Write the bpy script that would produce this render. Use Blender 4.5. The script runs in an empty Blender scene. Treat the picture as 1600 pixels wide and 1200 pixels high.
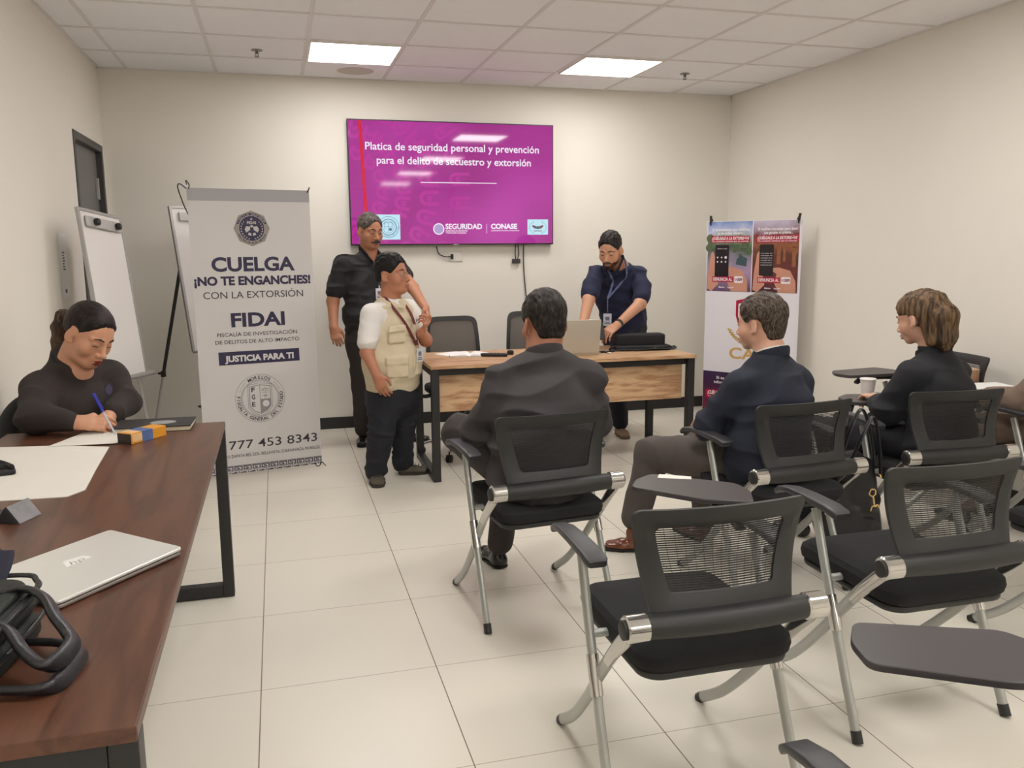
import bpy, bmesh, math, random
import numpy as np
from mathutils import Vector, Matrix
random.seed(4)
np.random.seed(4)
SC = bpy.context.scene
COL = SC.collection

# ------------------------------------------------------------------ camera
CAM_H = 1.4608
YAW, PITCH, ROLL = .2688, -.1602, -.007
cy_, sy_, cp_, sp_ = math.cos(YAW), math.sin(YAW), math.cos(PITCH), math.sin(PITCH)
fwd = Vector((sy_*cp_, cy_*cp_, sp_))
r0 = Vector((cy_, -sy_, 0)); u0 = r0.cross(fwd)
rt = math.cos(ROLL)*r0 + math.sin(ROLL)*u0
up = -math.sin(ROLL)*r0 + math.cos(ROLL)*u0
cam = bpy.data.cameras.new('camera'); camo = bpy.data.objects.new('camera', cam); COL.objects.link(camo)
cam.sensor_width = 36; cam.lens = 1320.5/1600*36; cam.clip_start = .05
mw = Matrix((rt, up, -fwd)).transposed().to_4x4(); mw.translation = Vector((0, 0, CAM_H))
camo.matrix_world = mw
SC.camera = camo
# ------------------------------------------------------------------ world, exposure
w = bpy.data.worlds.new('world'); SC.world = w; w.use_nodes = True
w.node_tree.nodes['Background'].inputs[0].default_value = (.8, .85, .9, 1)
w.node_tree.nodes['Background'].inputs[1].default_value = .02
SC.view_settings.view_transform = 'Standard'; SC.view_settings.look = 'None'
SC.view_settings.gamma = 1; SC.view_settings.use_curve_mapping = False
SC.view_settings.exposure = 1.30
PANEL = 9.0          # emission strength of the ceiling light panels

# ------------------------------------------------------------------ helpers
def lin(c):
    r = []
    for v in c[:3]:
        v = v/255.
        r.append(v/12.92 if v <= .04045 else ((v+.055)/1.055)**2.4)
    return (*r, 1)
MATS = {}
def mat(name, col, rough=.6, metal=0., noise=0., nscale=8., bump=0., bscale=200., spec=.5, sss=0., coat=0., stretch=None, sheen=0., emit=None):
    if name in MATS: return MATS[name]
    m = bpy.data.materials.new(name); m.use_nodes = True; MATS[name] = m
    nt = m.node_tree; b = nt.nodes['Principled BSDF']
    c = lin(col)
    b.inputs['Base Color'].default_value = c; b.inputs['Roughness'].default_value = rough
    b.inputs['Metallic'].default_value = metal; b.inputs['Specular IOR Level'].default_value = spec
    b.inputs['Coat Weight'].default_value = coat; b.inputs['Sheen Weight'].default_value = sheen
    if sss: b.inputs['Subsurface Weight'].default_value = sss; b.inputs['Subsurface Radius'].default_value = (.6, .25, .12); b.inputs['Subsurface Scale'].default_value = .02
    if emit: b.inputs['Emission Color'].default_value = c; b.inputs['Emission Strength'].default_value = emit
    tc = nt.nodes.new('ShaderNodeTexCoord'); mp = nt.nodes.new('ShaderNodeMapping')
    nt.links.new(tc.outputs['Object'], mp.inputs[0])
    if stretch: mp.inputs['Scale'].default_value = stretch
    if noise:
        n = nt.nodes.new('ShaderNodeTexNoise'); n.inputs['Scale'].default_value = nscale; n.inputs['Detail'].default_value = 5
        nt.links.new(mp.outputs[0], n.inputs['Vector'])
        mx = nt.nodes.new('ShaderNodeMix'); mx.data_type = 'RGBA'
        mx.inputs[6].default_value = tuple(max(0, v*(1-noise)) for v in c[:3])+(1,)
        mx.inputs[7].default_value = tuple(min(1, v*(1+noise)) for v in c[:3])+(1,)
        nt.links.new(n.outputs['Fac'], mx.inputs[0]); nt.links.new(mx.outputs[2], b.inputs['Base Color'])
    if bump:
        n = nt.nodes.new('ShaderNodeTexNoise'); n.inputs['Scale'].default_value = bscale; n.inputs['Detail'].default_value = 3
        nt.links.new(mp.outputs[0], n.inputs['Vector'])
        bp = nt.nodes.new('ShaderNodeBump'); bp.inputs['Strength'].default_value = bump; bp.inputs['Distance'].default_value = .004
        nt.links.new(n.outputs['Fac'], bp.inputs['Height']); nt.links.new(bp.outputs[0], b.inputs['Normal'])
    return m

def tag(o, label=None, cat=None, group=None, kind=None):
    if label: o['label'] = label
    if cat: o['category'] = cat
    if group: o['group'] = group
    if kind: o['kind'] = kind
    return o
def empty(name, loc=(0, 0, 0), rz=0, label=None, cat=None, group=None):
    o = bpy.data.objects.new(name, None); COL.objects.link(o); o.location = loc; o.rotation_euler = (0, 0, rz)
    o.empty_display_size = .1
    return tag(o, label, cat, group)
def link(name, me, m, parent=None, smooth=False, bevel=0., bseg=2):
    o = bpy.data.objects.new(name, me); COL.objects.link(o)
    if m: me.materials.append(m)
    if parent: o.parent = parent
    if smooth: me.shade_smooth()
    if bevel:
        b = o.modifiers.new('bevel', 'BEVEL'); b.width = bevel; b.segments = bseg; b.limit_method = 'ANGLE'; b.angle_limit = .6
        me.shade_smooth()
        wn = o.modifiers.new('wn', 'WEIGHTED_NORMAL'); wn.keep_sharp = True
    return o

class MB:
    """collects shapes for one mesh"""
    def __init__(s): s.v = []; s.f = []; s.groups = []
    def add(s, vs, fs):
        n = len(s.v); s.v += [tuple(v) for v in vs]; s.f += [tuple(i+n for i in f) for f in fs]; return s
    def box(s, lo, hi, M=None):
        x0, y0, z0 = lo; x1, y1, z1 = hi
        vs = [(x0,y0,z0),(x1,y0,z0),(x1,y1,z0),(x0,y1,z0),(x0,y0,z1),(x1,y0,z1),(x1,y1,z1),(x0,y1,z1)]
        if M is not None: vs = [M @ Vector(v) for v in vs]
        return s.add(vs, [(0,3,2,1),(4,5,6,7),(0,1,5,4),(1,2,6,5),(2,3,7,6),(3,0,4,7)])
    def prism(s, pts, z0, z1, M=None):
        """polygon in xy (counter clockwise) extruded in z"""
        n = len(pts); vs = [(p[0], p[1], z0) for p in pts]+[(p[0], p[1], z1) for p in pts]
        if M is not None: vs = [M @ Vector(v) for v in vs]
        return s.add(vs, [tuple(range(n-1, -1, -1)), tuple(range(n, 2*n))]+[(i, (i+1) % n, n+(i+1) % n, n+i) for i in range(n)])
    def sweep(s, pts, r, side=None, n=12, cap=True, closed=False, sq=1.):
        """tube along pts; r is a number, or a list of (w, d) or numbers; side = direction in which w is measured"""
        P = [Vector(p) for p in pts]; m = len(P)
        if not isinstance(r, (list, tuple)): r = [r]*m
        if isinstance(r, tuple): r = [r]*m
        r = [(q, q) if not isinstance(q, (list, tuple)) else q for q in r]
        rings = []; prev = Vector(side) if side else None
        for i in range(m):
            if closed: t = P[(i+1) % m]-P[i-1]
            else: t = P[min(i+1, m-1)]-P[max(i-1, 0)]
            t.normalize()
            if prev is None:
                prev = Vector((1, 0, 0)) if abs(t.x) < .8 else Vector((0, 1, 0))
            a = prev-t*prev.dot(t)
            if a.length < 1e-6: a = t.orthogonal()
            a.normalize(); b = t.cross(a)
            if not side: prev = a
            q = lambda c: math.copysign(abs(c)**sq, c)
            rings.append([P[i]+a*q(math.cos(k*2*math.pi/n))*r[i][0]+b*q(math.sin(k*2*math.pi/n))*r[i][1] for k in range(n)])
        vs = [v for q in rings for v in q]; fs = []
        for i in range(m if closed else m-1):
            j = (i+1) % m
            for k in range(n):
                fs.append((i*n+k, i*n+(k+1) % n, j*n+(k+1) % n, j*n+k))
        if cap and not closed: fs += [tuple(range(n-1, -1, -1)), tuple(range((m-1)*n, m*n))]
        return s.add(vs, fs)
    def lathe(s, prof, n=24, M=None, cap=True):
        """prof: list of (radius, z) from bottom to top"""
        vs = []; fs = []
        for r, z in prof:
            for k in range(n): vs.append((r*math.cos(2*math.pi*k/n), r*math.sin(2*math.pi*k/n), z))
        for i in range(len(prof)-1):
            for k in range(n): fs.append((i*n+k, i*n+(k+1) % n, (i+1)*n+(k+1) % n, (i+1)*n+k))
        if cap: fs += [tuple(range(n-1, -1, -1)), tuple(range((len(prof)-1)*n, len(prof)*n))]
        if M is not None: vs = [M @ Vector(v) for v in vs]
        return s.add(vs, fs)
    def build(s, name, m, parent=None, smooth=False, bevel=0., bseg=2):
        me = bpy.data.meshes.new(name); me.from_pydata(s.v, [], s.f); me.update()
        o = link(name, me, m, parent, smooth, bevel, bseg)
        if smooth and not bevel:
            me.shade_smooth()
            try: me.set_sharp_from_angle(angle=.62)
            except Exception: pass
        return o
def build_lines(mb, name, m, parent):
    """each line of writing as a part of its own, the rest (rules, dots) as one more"""
    used = set(); out = None
    for v0, v1, f0, f1 in mb.groups:
        q = MB(); q.v = mb.v[v0:v1]; q.f = [tuple(i-v0 for i in f) for f in mb.f[f0:f1]]; out = q.build(name, m, parent); used.update(range(f0, f1))
    rest = [f for i, f in enumerate(mb.f) if i not in used]
    if rest:
        ids = sorted({i for f in rest for i in f}); mp = {a: b for b, a in enumerate(ids)}
        q = MB(); q.v = [mb.v[i] for i in ids]; q.f = [tuple(mp[i] for i in f) for f in rest]; out = q.build(name.replace('lettering', 'print').replace('writing', 'rule'), m, parent)
    return out
def rrect(x0, y0, x1, y1, r, n=6):
    pts = []
    for cx, cy, a0 in ((x1-r, y0+r, -90), (x1-r, y1-r, 0), (x0+r, y1-r, 90), (x0+r, y0+r, 180)):
        for k in range(n+1):
            a = math.radians(a0+90*k/n); pts.append((cx+r*math.cos(a), cy+r*math.sin(a)))
    return pts
def smooth_path(pts, n=8):
    P = [Vector(p) for p in pts]; out = []
    for i in range(len(P)-1):
        p0 = P[max(i-1, 0)]; p1 = P[i]; p2 = P[i+1]; p3 = P[min(i+2, len(P)-1)]
        for k in range(n):
            t = k/n
            out.append(.5*((2*p1)+(p2-p0)*t+(2*p0-5*p1+4*p2-p3)*t*t+(3*p1-p0-3*p2+p3)*t**3))
    out.append(P[-1]); return out
def orient(origin, x, z):
    """matrix with local x along x and local z (normal) along z"""
    x = Vector(x).normalized(); z = Vector(z).normalized(); y = z.cross(x).normalized(); x = y.cross(z)
    M = Matrix((x, y, z)).transposed().to_4x4(); M.translation = Vector(origin); return M
_tc = {}
def glyphs(txt, bold=0., shear=0.):
    """(verts, faces, x0, x1, y0, y1) of a line of lettering"""
    key = (txt, bold, shear)
    if key in _tc: return _tc[key]
    cu = bpy.data.curves.new('t', 'FONT'); cu.body = txt; cu.size = 1; cu.offset = bold; cu.shear = shear; cu.resolution_u = 4
    o = bpy.data.objects.new('t', cu); COL.objects.link(o)
    dg = bpy.context.evaluated_depsgraph_get(); dg.update()
    me = bpy.data.meshes.new_from_object(o.evaluated_get(dg))
    vs = [v.co.copy() for v in me.vertices]; fs = [tuple(p.vertices) for p in me.polygons]
    bpy.data.objects.remove(o); bpy.data.curves.remove(cu); bpy.data.meshes.remove(me)
    xs = [v.x for v in vs]; ys = [v.y for v in vs]
    _tc[key] = (vs, fs, min(xs), max(xs), min(ys), max(ys)); return _tc[key]
CAP = glyphs('H')[5]
def text(mb, txt, x0, x1, y0, cap, z, M, bold=0., shear=0.):
    """line of writing between x0 and x1, baseline y0, capital height cap, in the plane of M at height z"""
    vs, fs, a, b, c, d = glyphs(txt, bold, shear)
    sx = (x1-x0)/(b-a); sy = cap/CAP; g0 = (len(mb.v), len(mb.f))
    mb.add([M @ Vector((x0+(v.x-a)*sx, y0+v.y*sy, z)) for v in vs], fs); mb.groups.append((g0[0], len(mb.v), g0[1], len(mb.f)))
def ring_text(mb, txt, cx, cy, r, a0, a1, h, z, M, bold=0., inside=False):
    """letters on a circle; from angle a0 to a1 (degrees)"""
    n = len(txt); g0 = (len(mb.v), len(mb.f))
    for i, ch in enumerate(txt):
        if ch == ' ': continue
        vs, fs, a, b, c, d = glyphs(ch, bold)
        ang = math.radians(a0+(a1-a0)*(i+.5)/n); s = h/CAP
        ro = ang-math.pi/2 if not inside else ang+math.pi/2
        px, py = cx+r*math.cos(ang), cy+r*math.sin(ang)
        out = []
        for v in vs:
            lx = (v.x-(a+b)/2)*s; ly = (v.y-CAP/2)*s
            out.append(M @ Vector((px+lx*math.cos(ro)-ly*math.sin(ro), py+lx*math.sin(ro)+ly*math.cos(ro), z)))
        mb.add(out, fs)
    mb.groups.append((g0[0], len(mb.v), g0[1], len(mb.f)))
def disc(mb, cx, cy, r, z, M, n=40, r0=0., sx=1., a0=0., a1=360.):
    full = a1-a0 >= 360
    m = n if full else n+1
    A = [math.radians(a0+(a1-a0)*k/n) for k in range(m)]
    outer = [M @ Vector((cx+r*sx*math.cos(a), cy+r*math.sin(a), z)) for a in A]
    if r0 <= 0: mb.add(outer, [tuple(range(m))])
    else:
        inner = [M @ Vector((cx+r0*sx*math.cos(a), cy+r0*math.sin(a), z)) for a in A]
        fs = [(i, (i+1) % m, m+(i+1) % m, m+i) for i in range(m if full else m-1)]
        mb.add(outer+inner, fs)
def rect(mb, x0, y0, x1, y1, z, M): mb.add([M @ Vector(p) for p in ((x0,y0,z),(x1,y0,z),(x1,y1,z),(x0,y1,z))], [(0,1,2,3)])
def poly(mb, pts, z, M): mb.add([M @ Vector((p[0], p[1], z)) for p in pts], [tuple(range(len(pts)))])

# ------------------------------------------------------------------ room
XL, XR, YB, ZC, YR = -1.1793, 3.9397, 6.9537, 2.7657, -5.4
T = .6192
def wall_mat():
    m = mat('wall_paint', (235, 230, 220), .75, bump=.12, bscale=260, noise=.02, nscale=2.)
    return m
def floor_mat():
    m = bpy.data.materials.new('porcelain_tiles'); m.use_nodes = True; nt = m.node_tree; b = nt.nodes['Principled BSDF']
    N = nt.nodes.new; L = nt.links.new
    def math_(op, a, bb=None, c=None):
        n = N('ShaderNodeMath'); n.operation = op
        for i, v in enumerate((a, bb, c)):
            if v is None: continue
            if isinstance(v, (int, float)): n.inputs[i].default_value = v
            else: L(v, n.inputs[i])
        return n.outputs[0]
    tc = N('ShaderNodeTexCoord'); sp = N('ShaderNodeSeparateXYZ'); L(tc.outputs['Object'], sp.inputs[0])
    tx = math_('DIVIDE', math_('ADD', sp.outputs[0], .1180+.5945*20), .5945)
    ty = math_('DIVIDE', math_('ADD', sp.outputs[1], -4.5736+.6025*40), .6025)
    def edge(t, wd):
        fr = math_('FRACT', t); d = math_('MINIMUM', fr, math_('SUBTRACT', 1., fr))
        return math_('LESS_THAN', d, wd)
    g = math_('MAXIMUM', edge(tx, .0030), math_('MULTIPLY', edge(ty, .0030), .55))
    cb = N('ShaderNodeCombineXYZ'); L(math_('FLOOR', tx), cb.inputs[0]); L(math_('FLOOR', ty), cb.inputs[1])
    wn = N('ShaderNodeTexWhiteNoise'); L(cb.outputs[0], wn.inputs[0])
    ns = N('ShaderNodeTexNoise'); ns.inputs['Scale'].default_value = 3.; ns.inputs['Detail'].default_value = 8; L(tc.outputs['Object'], ns.inputs['Vector'])
    v = math_('ADD', math_('MULTIPLY', wn.outputs['Value'], .035), math_('MULTIPLY', ns.outputs['Fac'], .06))
    mx = N('ShaderNodeMix'); mx.data_type = 'RGBA'; L(v, mx.inputs[0]); mx.inputs[6].default_value = lin((224, 218, 205)); mx.inputs[7].default_value = lin((172, 165, 153))
    mg = N('ShaderNodeMix'); mg.data_type = 'RGBA'; L(g, mg.inputs[0]); L(mx.outputs[2], mg.inputs[6]); mg.inputs[7].default_value = lin((118, 106, 92))
    L(mg.outputs[2], b.inputs['Base Color'])
    L(math_('ADD', math_('MULTIPLY', ns.outputs['Fac'], .10), math_('ADD', math_('MULTIPLY', g, .4), .26)), b.inputs['Roughness'])
    b.inputs['Specular IOR Level'].default_value = .45
    return m
def struct(name, mb, m, bevel=0.): return tag(mb.build(name, m, None, bevel=bevel), kind='structure')
WALL = wall_mat()
struct('floor', MB().box((XL-.15, YR-.15, -.1), (XR+.15, YB+.15, 0)), floor_mat())
cm = mat('ceiling_tile', (244, 244, 245), .9, bump=.35, bscale=120, noise=.02)
struct('ceiling', MB().box((XL-.15, YR-.15, ZC), (XR+.15, YB+.15, ZC+.1)), cm)
struct('wall_back', MB().box((XL-.15, YB, 0), (XR+.15, YB+.15, ZC)), WALL)
struct('wall_right', MB().box((XR, YR, 0), (XR+.15, YB, ZC)), WALL)
struct('wall_rear', MB().box((XL-.15, YR-.15, 0), (XR+.15, YR, ZC)), WALL)
DY0, DY1, DZ = 5.956, 6.895, 2.208
lw = MB().box((XL-.15, YR, 0), (XL, DY0, ZC)).box((XL-.15, DY1, 0), (XL, YB, ZC)).box((XL-.15, DY0, DZ), (XL, DY1, ZC))
struct('wall_left', lw, WALL)
# skirting
bk = mat('black_skirting', (34, 33, 34), .45)
struct('baseboard_back', MB().box((XL, YB-.012, 0), (XR, YB, .095)), bk, .002)
struct('baseboard_right', MB().box((XR-.012, YR, 0), (XR, YB-.012, .095)), bk, .002)
struct('baseboard_left', MB().box((XL, YR, 0), (XL+.012, DY0-.0, .095)), bk, .002)
# ceiling grid
g = MB()
gx = [-1.5969+k*T for k in range(1, 9)]; gy = [6.9868-k*T for k in range(1, 20)]
for x in gx: g.box((x-.012, YR, ZC-.004), (x+.012, YB, ZC+.002))
for y in gy:
    if y > YR: g.box((XL, y-.012, ZC-.0045), (XR, y+.012, ZC+.002))
g.box((XL, YB-.02, ZC-.005), (XR, YB, ZC+.002)).box((XL, YR, ZC-.005), (XL+.02, YB, ZC+.002)).box((XR-.02, YR, ZC-.005), (XR, YB, ZC+.002))
struct('trim_1', g, mat('ceiling_grid', (226, 223, 220), .6))
# door in the left wall
dg = mat('door_grey', (112, 110, 110), .5, noise=.05)
df = mat('door_frame_dark', (66, 64, 64), .45)
d = tag(empty('door_1', (XL, DY0, 0)), kind='structure')
MB().box((-.075, .05, .01), (-.035, DY1-DY0-.05, DZ-.05)).build('door_leaf', dg, d, bevel=.002)
MB().box((-.12, 0, 0), (.006, .05, DZ)).box((-.12, DY1-DY0-.05, 0), (.006, DY1-DY0, DZ)).box((-.12, .05, DZ-.05), (.006, DY1-DY0-.05, DZ)).build('door_frame', df, d, bevel=.003)
MB().box((-.035, .80, 1.82), (-.015, .83, 1.97)).build('hinge', mat('brushed_steel', (190, 190, 188), .3, .9), d, bevel=.002)
MB().box((-.035, .09, 1.0), (-.005, .11, 1.14)).sweep([(-.0, .10, 1.07), (.03, .10, 1.07), (.03, .22, 1.07)], .009).build('door_handle', MATS['brushed_steel'], d)

# ceiling lights: frame and lit diffuser
lm = mat('lamp_diffuser', (254, 251, 247), .5, emit=PANEL); lm_front = mat('lamp_diffuser_dimmer', (254, 251, 247), .5, emit=PANEL*.78)
lf = mat('lamp_frame', (236, 232, 226), .5)
rows = [6.0580-k*4*T for k in range(5)]
names = {(0, 0): 'left-hand square ceiling light panel, nearest the screen wall above the television', (1, 0): 'right-hand square ceiling light panel near the screen wall, beyond the television edge'}
for ci, x in enumerate((.5700, 2.4276)):
    for ri, y in enumerate(rows):
        side = 'left' if ci == 0 else 'right'
        lb = names.get((ci, ri), 'square ceiling light panel of the %s line, %s row back from the screen wall' % (side, ('', 'second', 'third', 'fourth', 'fifth')[ri]))
        t = empty('ceiling_light', (x, y, ZC-.006), 0, lb, 'ceiling light', 'square light panels in the ceiling')
        h = T/2-.012
        MB().box((-h, -h, -.006), (h, -h+.014, .004)).box((-h, h-.014, -.006), (h, h, .004)).box((-h, -h+.014, -.006), (-h+.014, h-.014, .004)).box((h-.014, -h+.014, -.006), (h, h-.014, .004)).build('frame', lf, t)
        MB().box((-h+.014, -h+.014, -.003), (h-.014, h-.014, .003)).build('diffuser', lm_front if ri == 0 else lm, t)
# sprinklers
sm = mat('sprinkler_metal', (120, 116, 110), .35, .8)
for (x, y, lb) in ((-.054, 6.123, 'small metal fire sprinkler in the ceiling above the grey banner'), (3.089, 6.167, 'small metal fire sprinkler in the ceiling right of the lights')):
    t = empty('fire_sprinkler', (x, y, ZC), 0, lb, 'sprinkler', 'ceiling sprinklers')
    MB().lathe([(.036, -.006), (.038, -.002), (.03, 0)], 20).build('escutcheon', mat('sprinkler_plate', (150, 145, 138), .4, .6), t, smooth=True)
    MB().lathe([(.005, -.026), (.009, -.022), (.009, -.006)], 10).sweep([(-.009, 0, -.018), (-.011, 0, -.032), (0, 0, -.042)], .0025).sweep([(.009, 0, -.018), (.011, 0, -.032), (0, 0, -.042)], .0025).lathe([(.016, -.045), (.016, -.042)], 12).build('sprinkler_head', sm, t)
t = tag(MB().lathe([(.118, -.004), (.13, -.003), (.135, 0)], 40).build('ceiling_speaker', mat('speaker_grille', (208, 200, 190), .7, bump=.6, bscale=500), None, smooth=True), 'flat round ceiling speaker just in front of the left light panel', 'ceiling speaker')
t.location = (.64, 6.655, ZC)
# paper notice on the left wall
M = orient((XL+.001, 5.385, 1.24), (0, 1, 0), (1, 0, 0))
pw = mat('paper_white', (242, 241, 240), .7)
n = empty('wall_notice', (0, 0, 0), 0, 'narrow white paper notice with a black code strip taped to the left wall', 'notice')
mb = MB(); mb.box((-.05, -.05, 0), (.13, .32, .0015), M); mb.build('sheet', pw, n)
mb = MB()
for k in range(7): rect(mb, .015, .11+k*.016, .07-.01*(k % 3), .118+k*.016, .002, M)
rect(mb, .02, -.02, .065, .0, .002, M); mb.build('lettering', mat('faint_blue_print', (92, 100, 120), .7), n)
# ------------------------------------------------------------------ television
def emat(name, col, s=.85, rough=.045):
    s *= .42
    m = mat(name, (12, 10, 12), rough, spec=.5); b = m.node_tree.nodes['Principled BSDF']
    b.inputs['Emission Color'].default_value = lin(col); b.inputs['Emission Strength'].default_value = s; return m
black_pl = mat('black_plastic', (24, 24, 26), .4)
tv = empty('television', (.59, 6.893, 1.495), 0, 'large wall-mounted television showing a magenta slide about kidnapping and extortion prevention', 'television')
W, H = 1.671, .955
MB().box((-.008, 0, -.010), (W+.008, .045, H+.008)).build('bezel', black_pl, tv, bevel=.003)
MB().box((.3, .045, .2), (W-.3, .058, H-.2)).build('wall_mount', black_pl, tv)
I = orient((0, -.0008, 0), (1, 0, 0), (0, -1, 0))
def scr(name, mb, m, parent): o = mb.build(name, m, parent); return o
s_ = MB(); s_.box((0, 0, -.001), (W, H, .0), I)
sm_ = emat('slide_magenta', (170, 50, 142))
nt = sm_.node_tree; b = nt.nodes['Principled BSDF']
tc = nt.nodes.new('ShaderNodeTexCoord'); gr = nt.nodes.new('ShaderNodeTexNoise'); gr.inputs['Scale'].default_value = 1.3; gr.inputs['Detail'].default_value = 1
nt.links.new(tc.outputs['Object'], gr.inputs['Vector']); cr = nt.nodes.new('ShaderNodeValToRGB'); nt.links.new(gr.outputs['Fac'], cr.inputs[0])
cr.color_ramp.elements[0].position = .3; cr.color_ramp.elements[0].color = lin((160, 40, 132)); cr.color_ramp.elements[1].position = .75; cr.color_ramp.elements[1].color = lin((192, 66, 170))
nt.links.new(cr.outputs[0], b.inputs['Emission Color'])
screen = scr('screen', s_, sm_, tv)
mb = MB(); rng = random.Random(3)
def ushape(cx, cy, r, ang, w, leg):
    A = [math.radians(ang+90+180*k/12) for k in range(13)]
    d = Vector((math.cos(math.radians(ang)), math.sin(math.radians(ang)), 0))
    cen = [Vector((cx+r*math.cos(a), cy+r*math.sin(a), 0)) for a in A]
    cen = [cen[0]+d*leg]+cen+[cen[-1]+d*leg]
    L_, R_ = [], []
    for i, p in enumerate(cen):
        t = (cen[min(i+1, 14)]-cen[max(i-1, 0)]).normalized(); n = Vector((-t.y, t.x, 0)); L_.append(p+n*w/2); R_.append(p-n*w/2)
    def cl(p): return (min(max(p.x, .003), W-.003), min(max(p.y, .003), H-.003))
    for i in range(14): poly(mb, [cl(L_[i]), cl(L_[i+1]), cl(R_[i+1]), cl(R_[i])], .0006, I)
for (R_, n_, st_, a0_, r_, w_, l_) in ((.30, 8, 24, -75, .040, .030, .05), (.46, 12, 15, -72, .042, .030, .07), (.66, 14, 13, -70, .046, .030, .10), (.90, 9, 12, -66, .040, .024, .12)):
    for k in range(n_):
        a = a0_+k*st_
        ushape(-.05+R_*math.cos(math.radians(a)), .42+R_*math.sin(math.radians(a)), r_, a+7*math.sin(k*1.7), w_, l_)
        ushape(-.05+(R_+.02)*math.cos(math.radians(a)), .42+(R_+.02)*math.sin(math.radians(a)), .012, a, .016, .02)
scr('screen_pattern', mb, emat('slide_pattern', (192, 58, 160), .86), screen)
mb = MB(); poly(mb, [(.078, H-.002), (.104, H-.002), (.135, .15), (.110, .15)], .001, I); scr('red_stripe', mb, emat('slide_red', (222, 36, 64)), screen)
mb = MB()
text(mb, 'Platica de seguridad personal y prevención', .128, W-.118, H-.222, .056, .0014, I, bold=.012)
text(mb, 'para el delito de secuestro y extorsión', .215, W-.188, H-.328, .056, .0014, I, bold=.012)
rect(mb, .56, H-.472, 1.19, H-.466, .0014, I)
text(mb, 'SEGURIDAD', .755, 1.062, .118, .040, .0014, I, bold=.03)
text(mb, 'SECRETARÍA DE SEGURIDAD', .755, .94, .098, .011, .0014, I, bold=.02)
text(mb, 'Y PROTECCIÓN CIUDADANA', .755, .93, .081, .011, .0014, I, bold=.02)
rect(mb, 1.100, .082, 1.103, .158, .0014, I)
text(mb, 'CONASE', 1.137, 1.362, .120, .038, .0014, I, bold=.045)
text(mb, 'COORDINACIÓN NACIONAL ANTISECUESTRO', 1.137, 1.38, .100, .009, .0014, I, bold=.02)
disc(mb, .700, .118, .046, .0014, I, 40)
white_e = emat('slide_white', (245, 240, 250), .95)
build_lines(mb, 'slide_writing', white_e, screen)
mb = MB(); disc(mb, .700, .118, .038, .0018, I, 36)
scr('round_emblem', mb, emat('slide_lilac', (190, 170, 222), .8), screen)
mb = MB(); rect(mb, .195, .035, .386, .232, .0014, I); scr('emblem_card', mb, emat('slide_pale_blue', (196, 236, 250), .9), screen)
mb = MB(); rect(mb, 1.452, .070, 1.632, .196, .0014, I); cards = scr('emblem_card', mb, emat('slide_pale_blue', (196, 236, 250), .9) if False else bpy.data.materials['slide_pale_blue'], screen)
mb = MB()
for rr in (.085, .066, .062, .048): disc(mb, .292, .133, rr, .0018, I, 40, rr-.003)
for (a, b_) in (((.262, .168), (.322, .168)), ((.262, .168), (.262, .115)), ((.322, .168), (.322, .115)), ((.292, .168), (.292, .095)), ((.262, .135), (.322, .135))):
    x0, y0 = a; x1, y1 = b_; rect(mb, min(x0, x1)-.0015, min(y0, y1)-.0015, max(x0, x1)+.0015, max(y0, y1)+.0015, .0018, I)
disc(mb, .307, .115, .012, .0018, I, 12)
ring_text(mb, 'FISCALIA GENERAL DEL ESTADO', .292, .133, .075, 175, 365, .010, .0018, I, inside=True)
for sx in (-1, 1):
    for k in range(8):
        a = math.radians(-60+k*17); px = 1.542+sx*.072*math.cos(a); py = .128+.052*math.sin(a)
        poly(mb, [(px-.005, py-.003), (px+.005, py-.001), (px+.003*sx, py+.007)], .0018, I)
disc(mb, 1.542, .128, .014, .0018, I, 14)
scr('emblem_lines', mb, emat('slide_slate', (90, 130, 160), .6), cards)
mb = MB()
for sx in (-1, 1): poly(mb, [(1.542+sx*.012, .140), (1.542+sx*.045, .150), (1.542+sx*.05, .138), (1.542+sx*.03, .122), (1.542+sx*.014, .118)], .002, I)
rect(mb, 1.505, .098, 1.579, .104, .002, I)
scr('emblem_wings', mb, emat('slide_brown', (150, 100, 100), .6), cards)
MB().box((.82, -.003, -.012), (.86, .0, -.004)).build('maker_plate', mat('silver_print', (170, 165, 170), .4), tv)
# sockets, adapter and cord under the screen
o = empty('wall_socket', (1.375, YB, 1.385), 0, 'white wall socket plate with a plugged-in black plug below the television', 'socket')
wp = mat('white_plastic', (226, 222, 214), .4)
MB().box((0, -.008, -.035), (.118, 0, .045)).build('plate', wp, o, bevel=.003)
MB().box((.018, -.026, -.015), (.040, -.008, .025)).build('plug', black_pl, o, bevel=.003)
MB().sweep(smooth_path([(.02, -.02, .006), (-.03, -.02, .005), (-.08, -.02, .03), (-.10, -.02, .09)]), .004).build('plug_cord', black_pl, o, smooth=True)
a = empty('video_adapter', (1.955, YB, 1.34), 0, 'small black cable adapter hanging on two short leads under the television', 'adapter')
MB().box((-.035, -.03, -.012), (.035, -.006, .026)).build('adapter_body', mat('dark_grey_plastic', (52, 50, 52), .4), a, bevel=.004)
for dx in (-.006, .014): MB().sweep(smooth_path([(dx*.6, -.02, .02), (dx*1.6, -.02, .07), (dx, -.02, .15)]), .004).build('lead', black_pl, a, smooth=True)
tag(MB().sweep(smooth_path([(2.02, YB-.02, 1.49), (2.022, YB-.012, 1.30), (2.036, YB-.012, 1.12), (2.055, YB-.012, .95), (2.05, YB-.02, .78), (1.95, YB-.05, .70)]), .0045).build('power_cord', black_pl, None, smooth=True), 'thin black cord running down the back wall from the television', 'cord')

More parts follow.
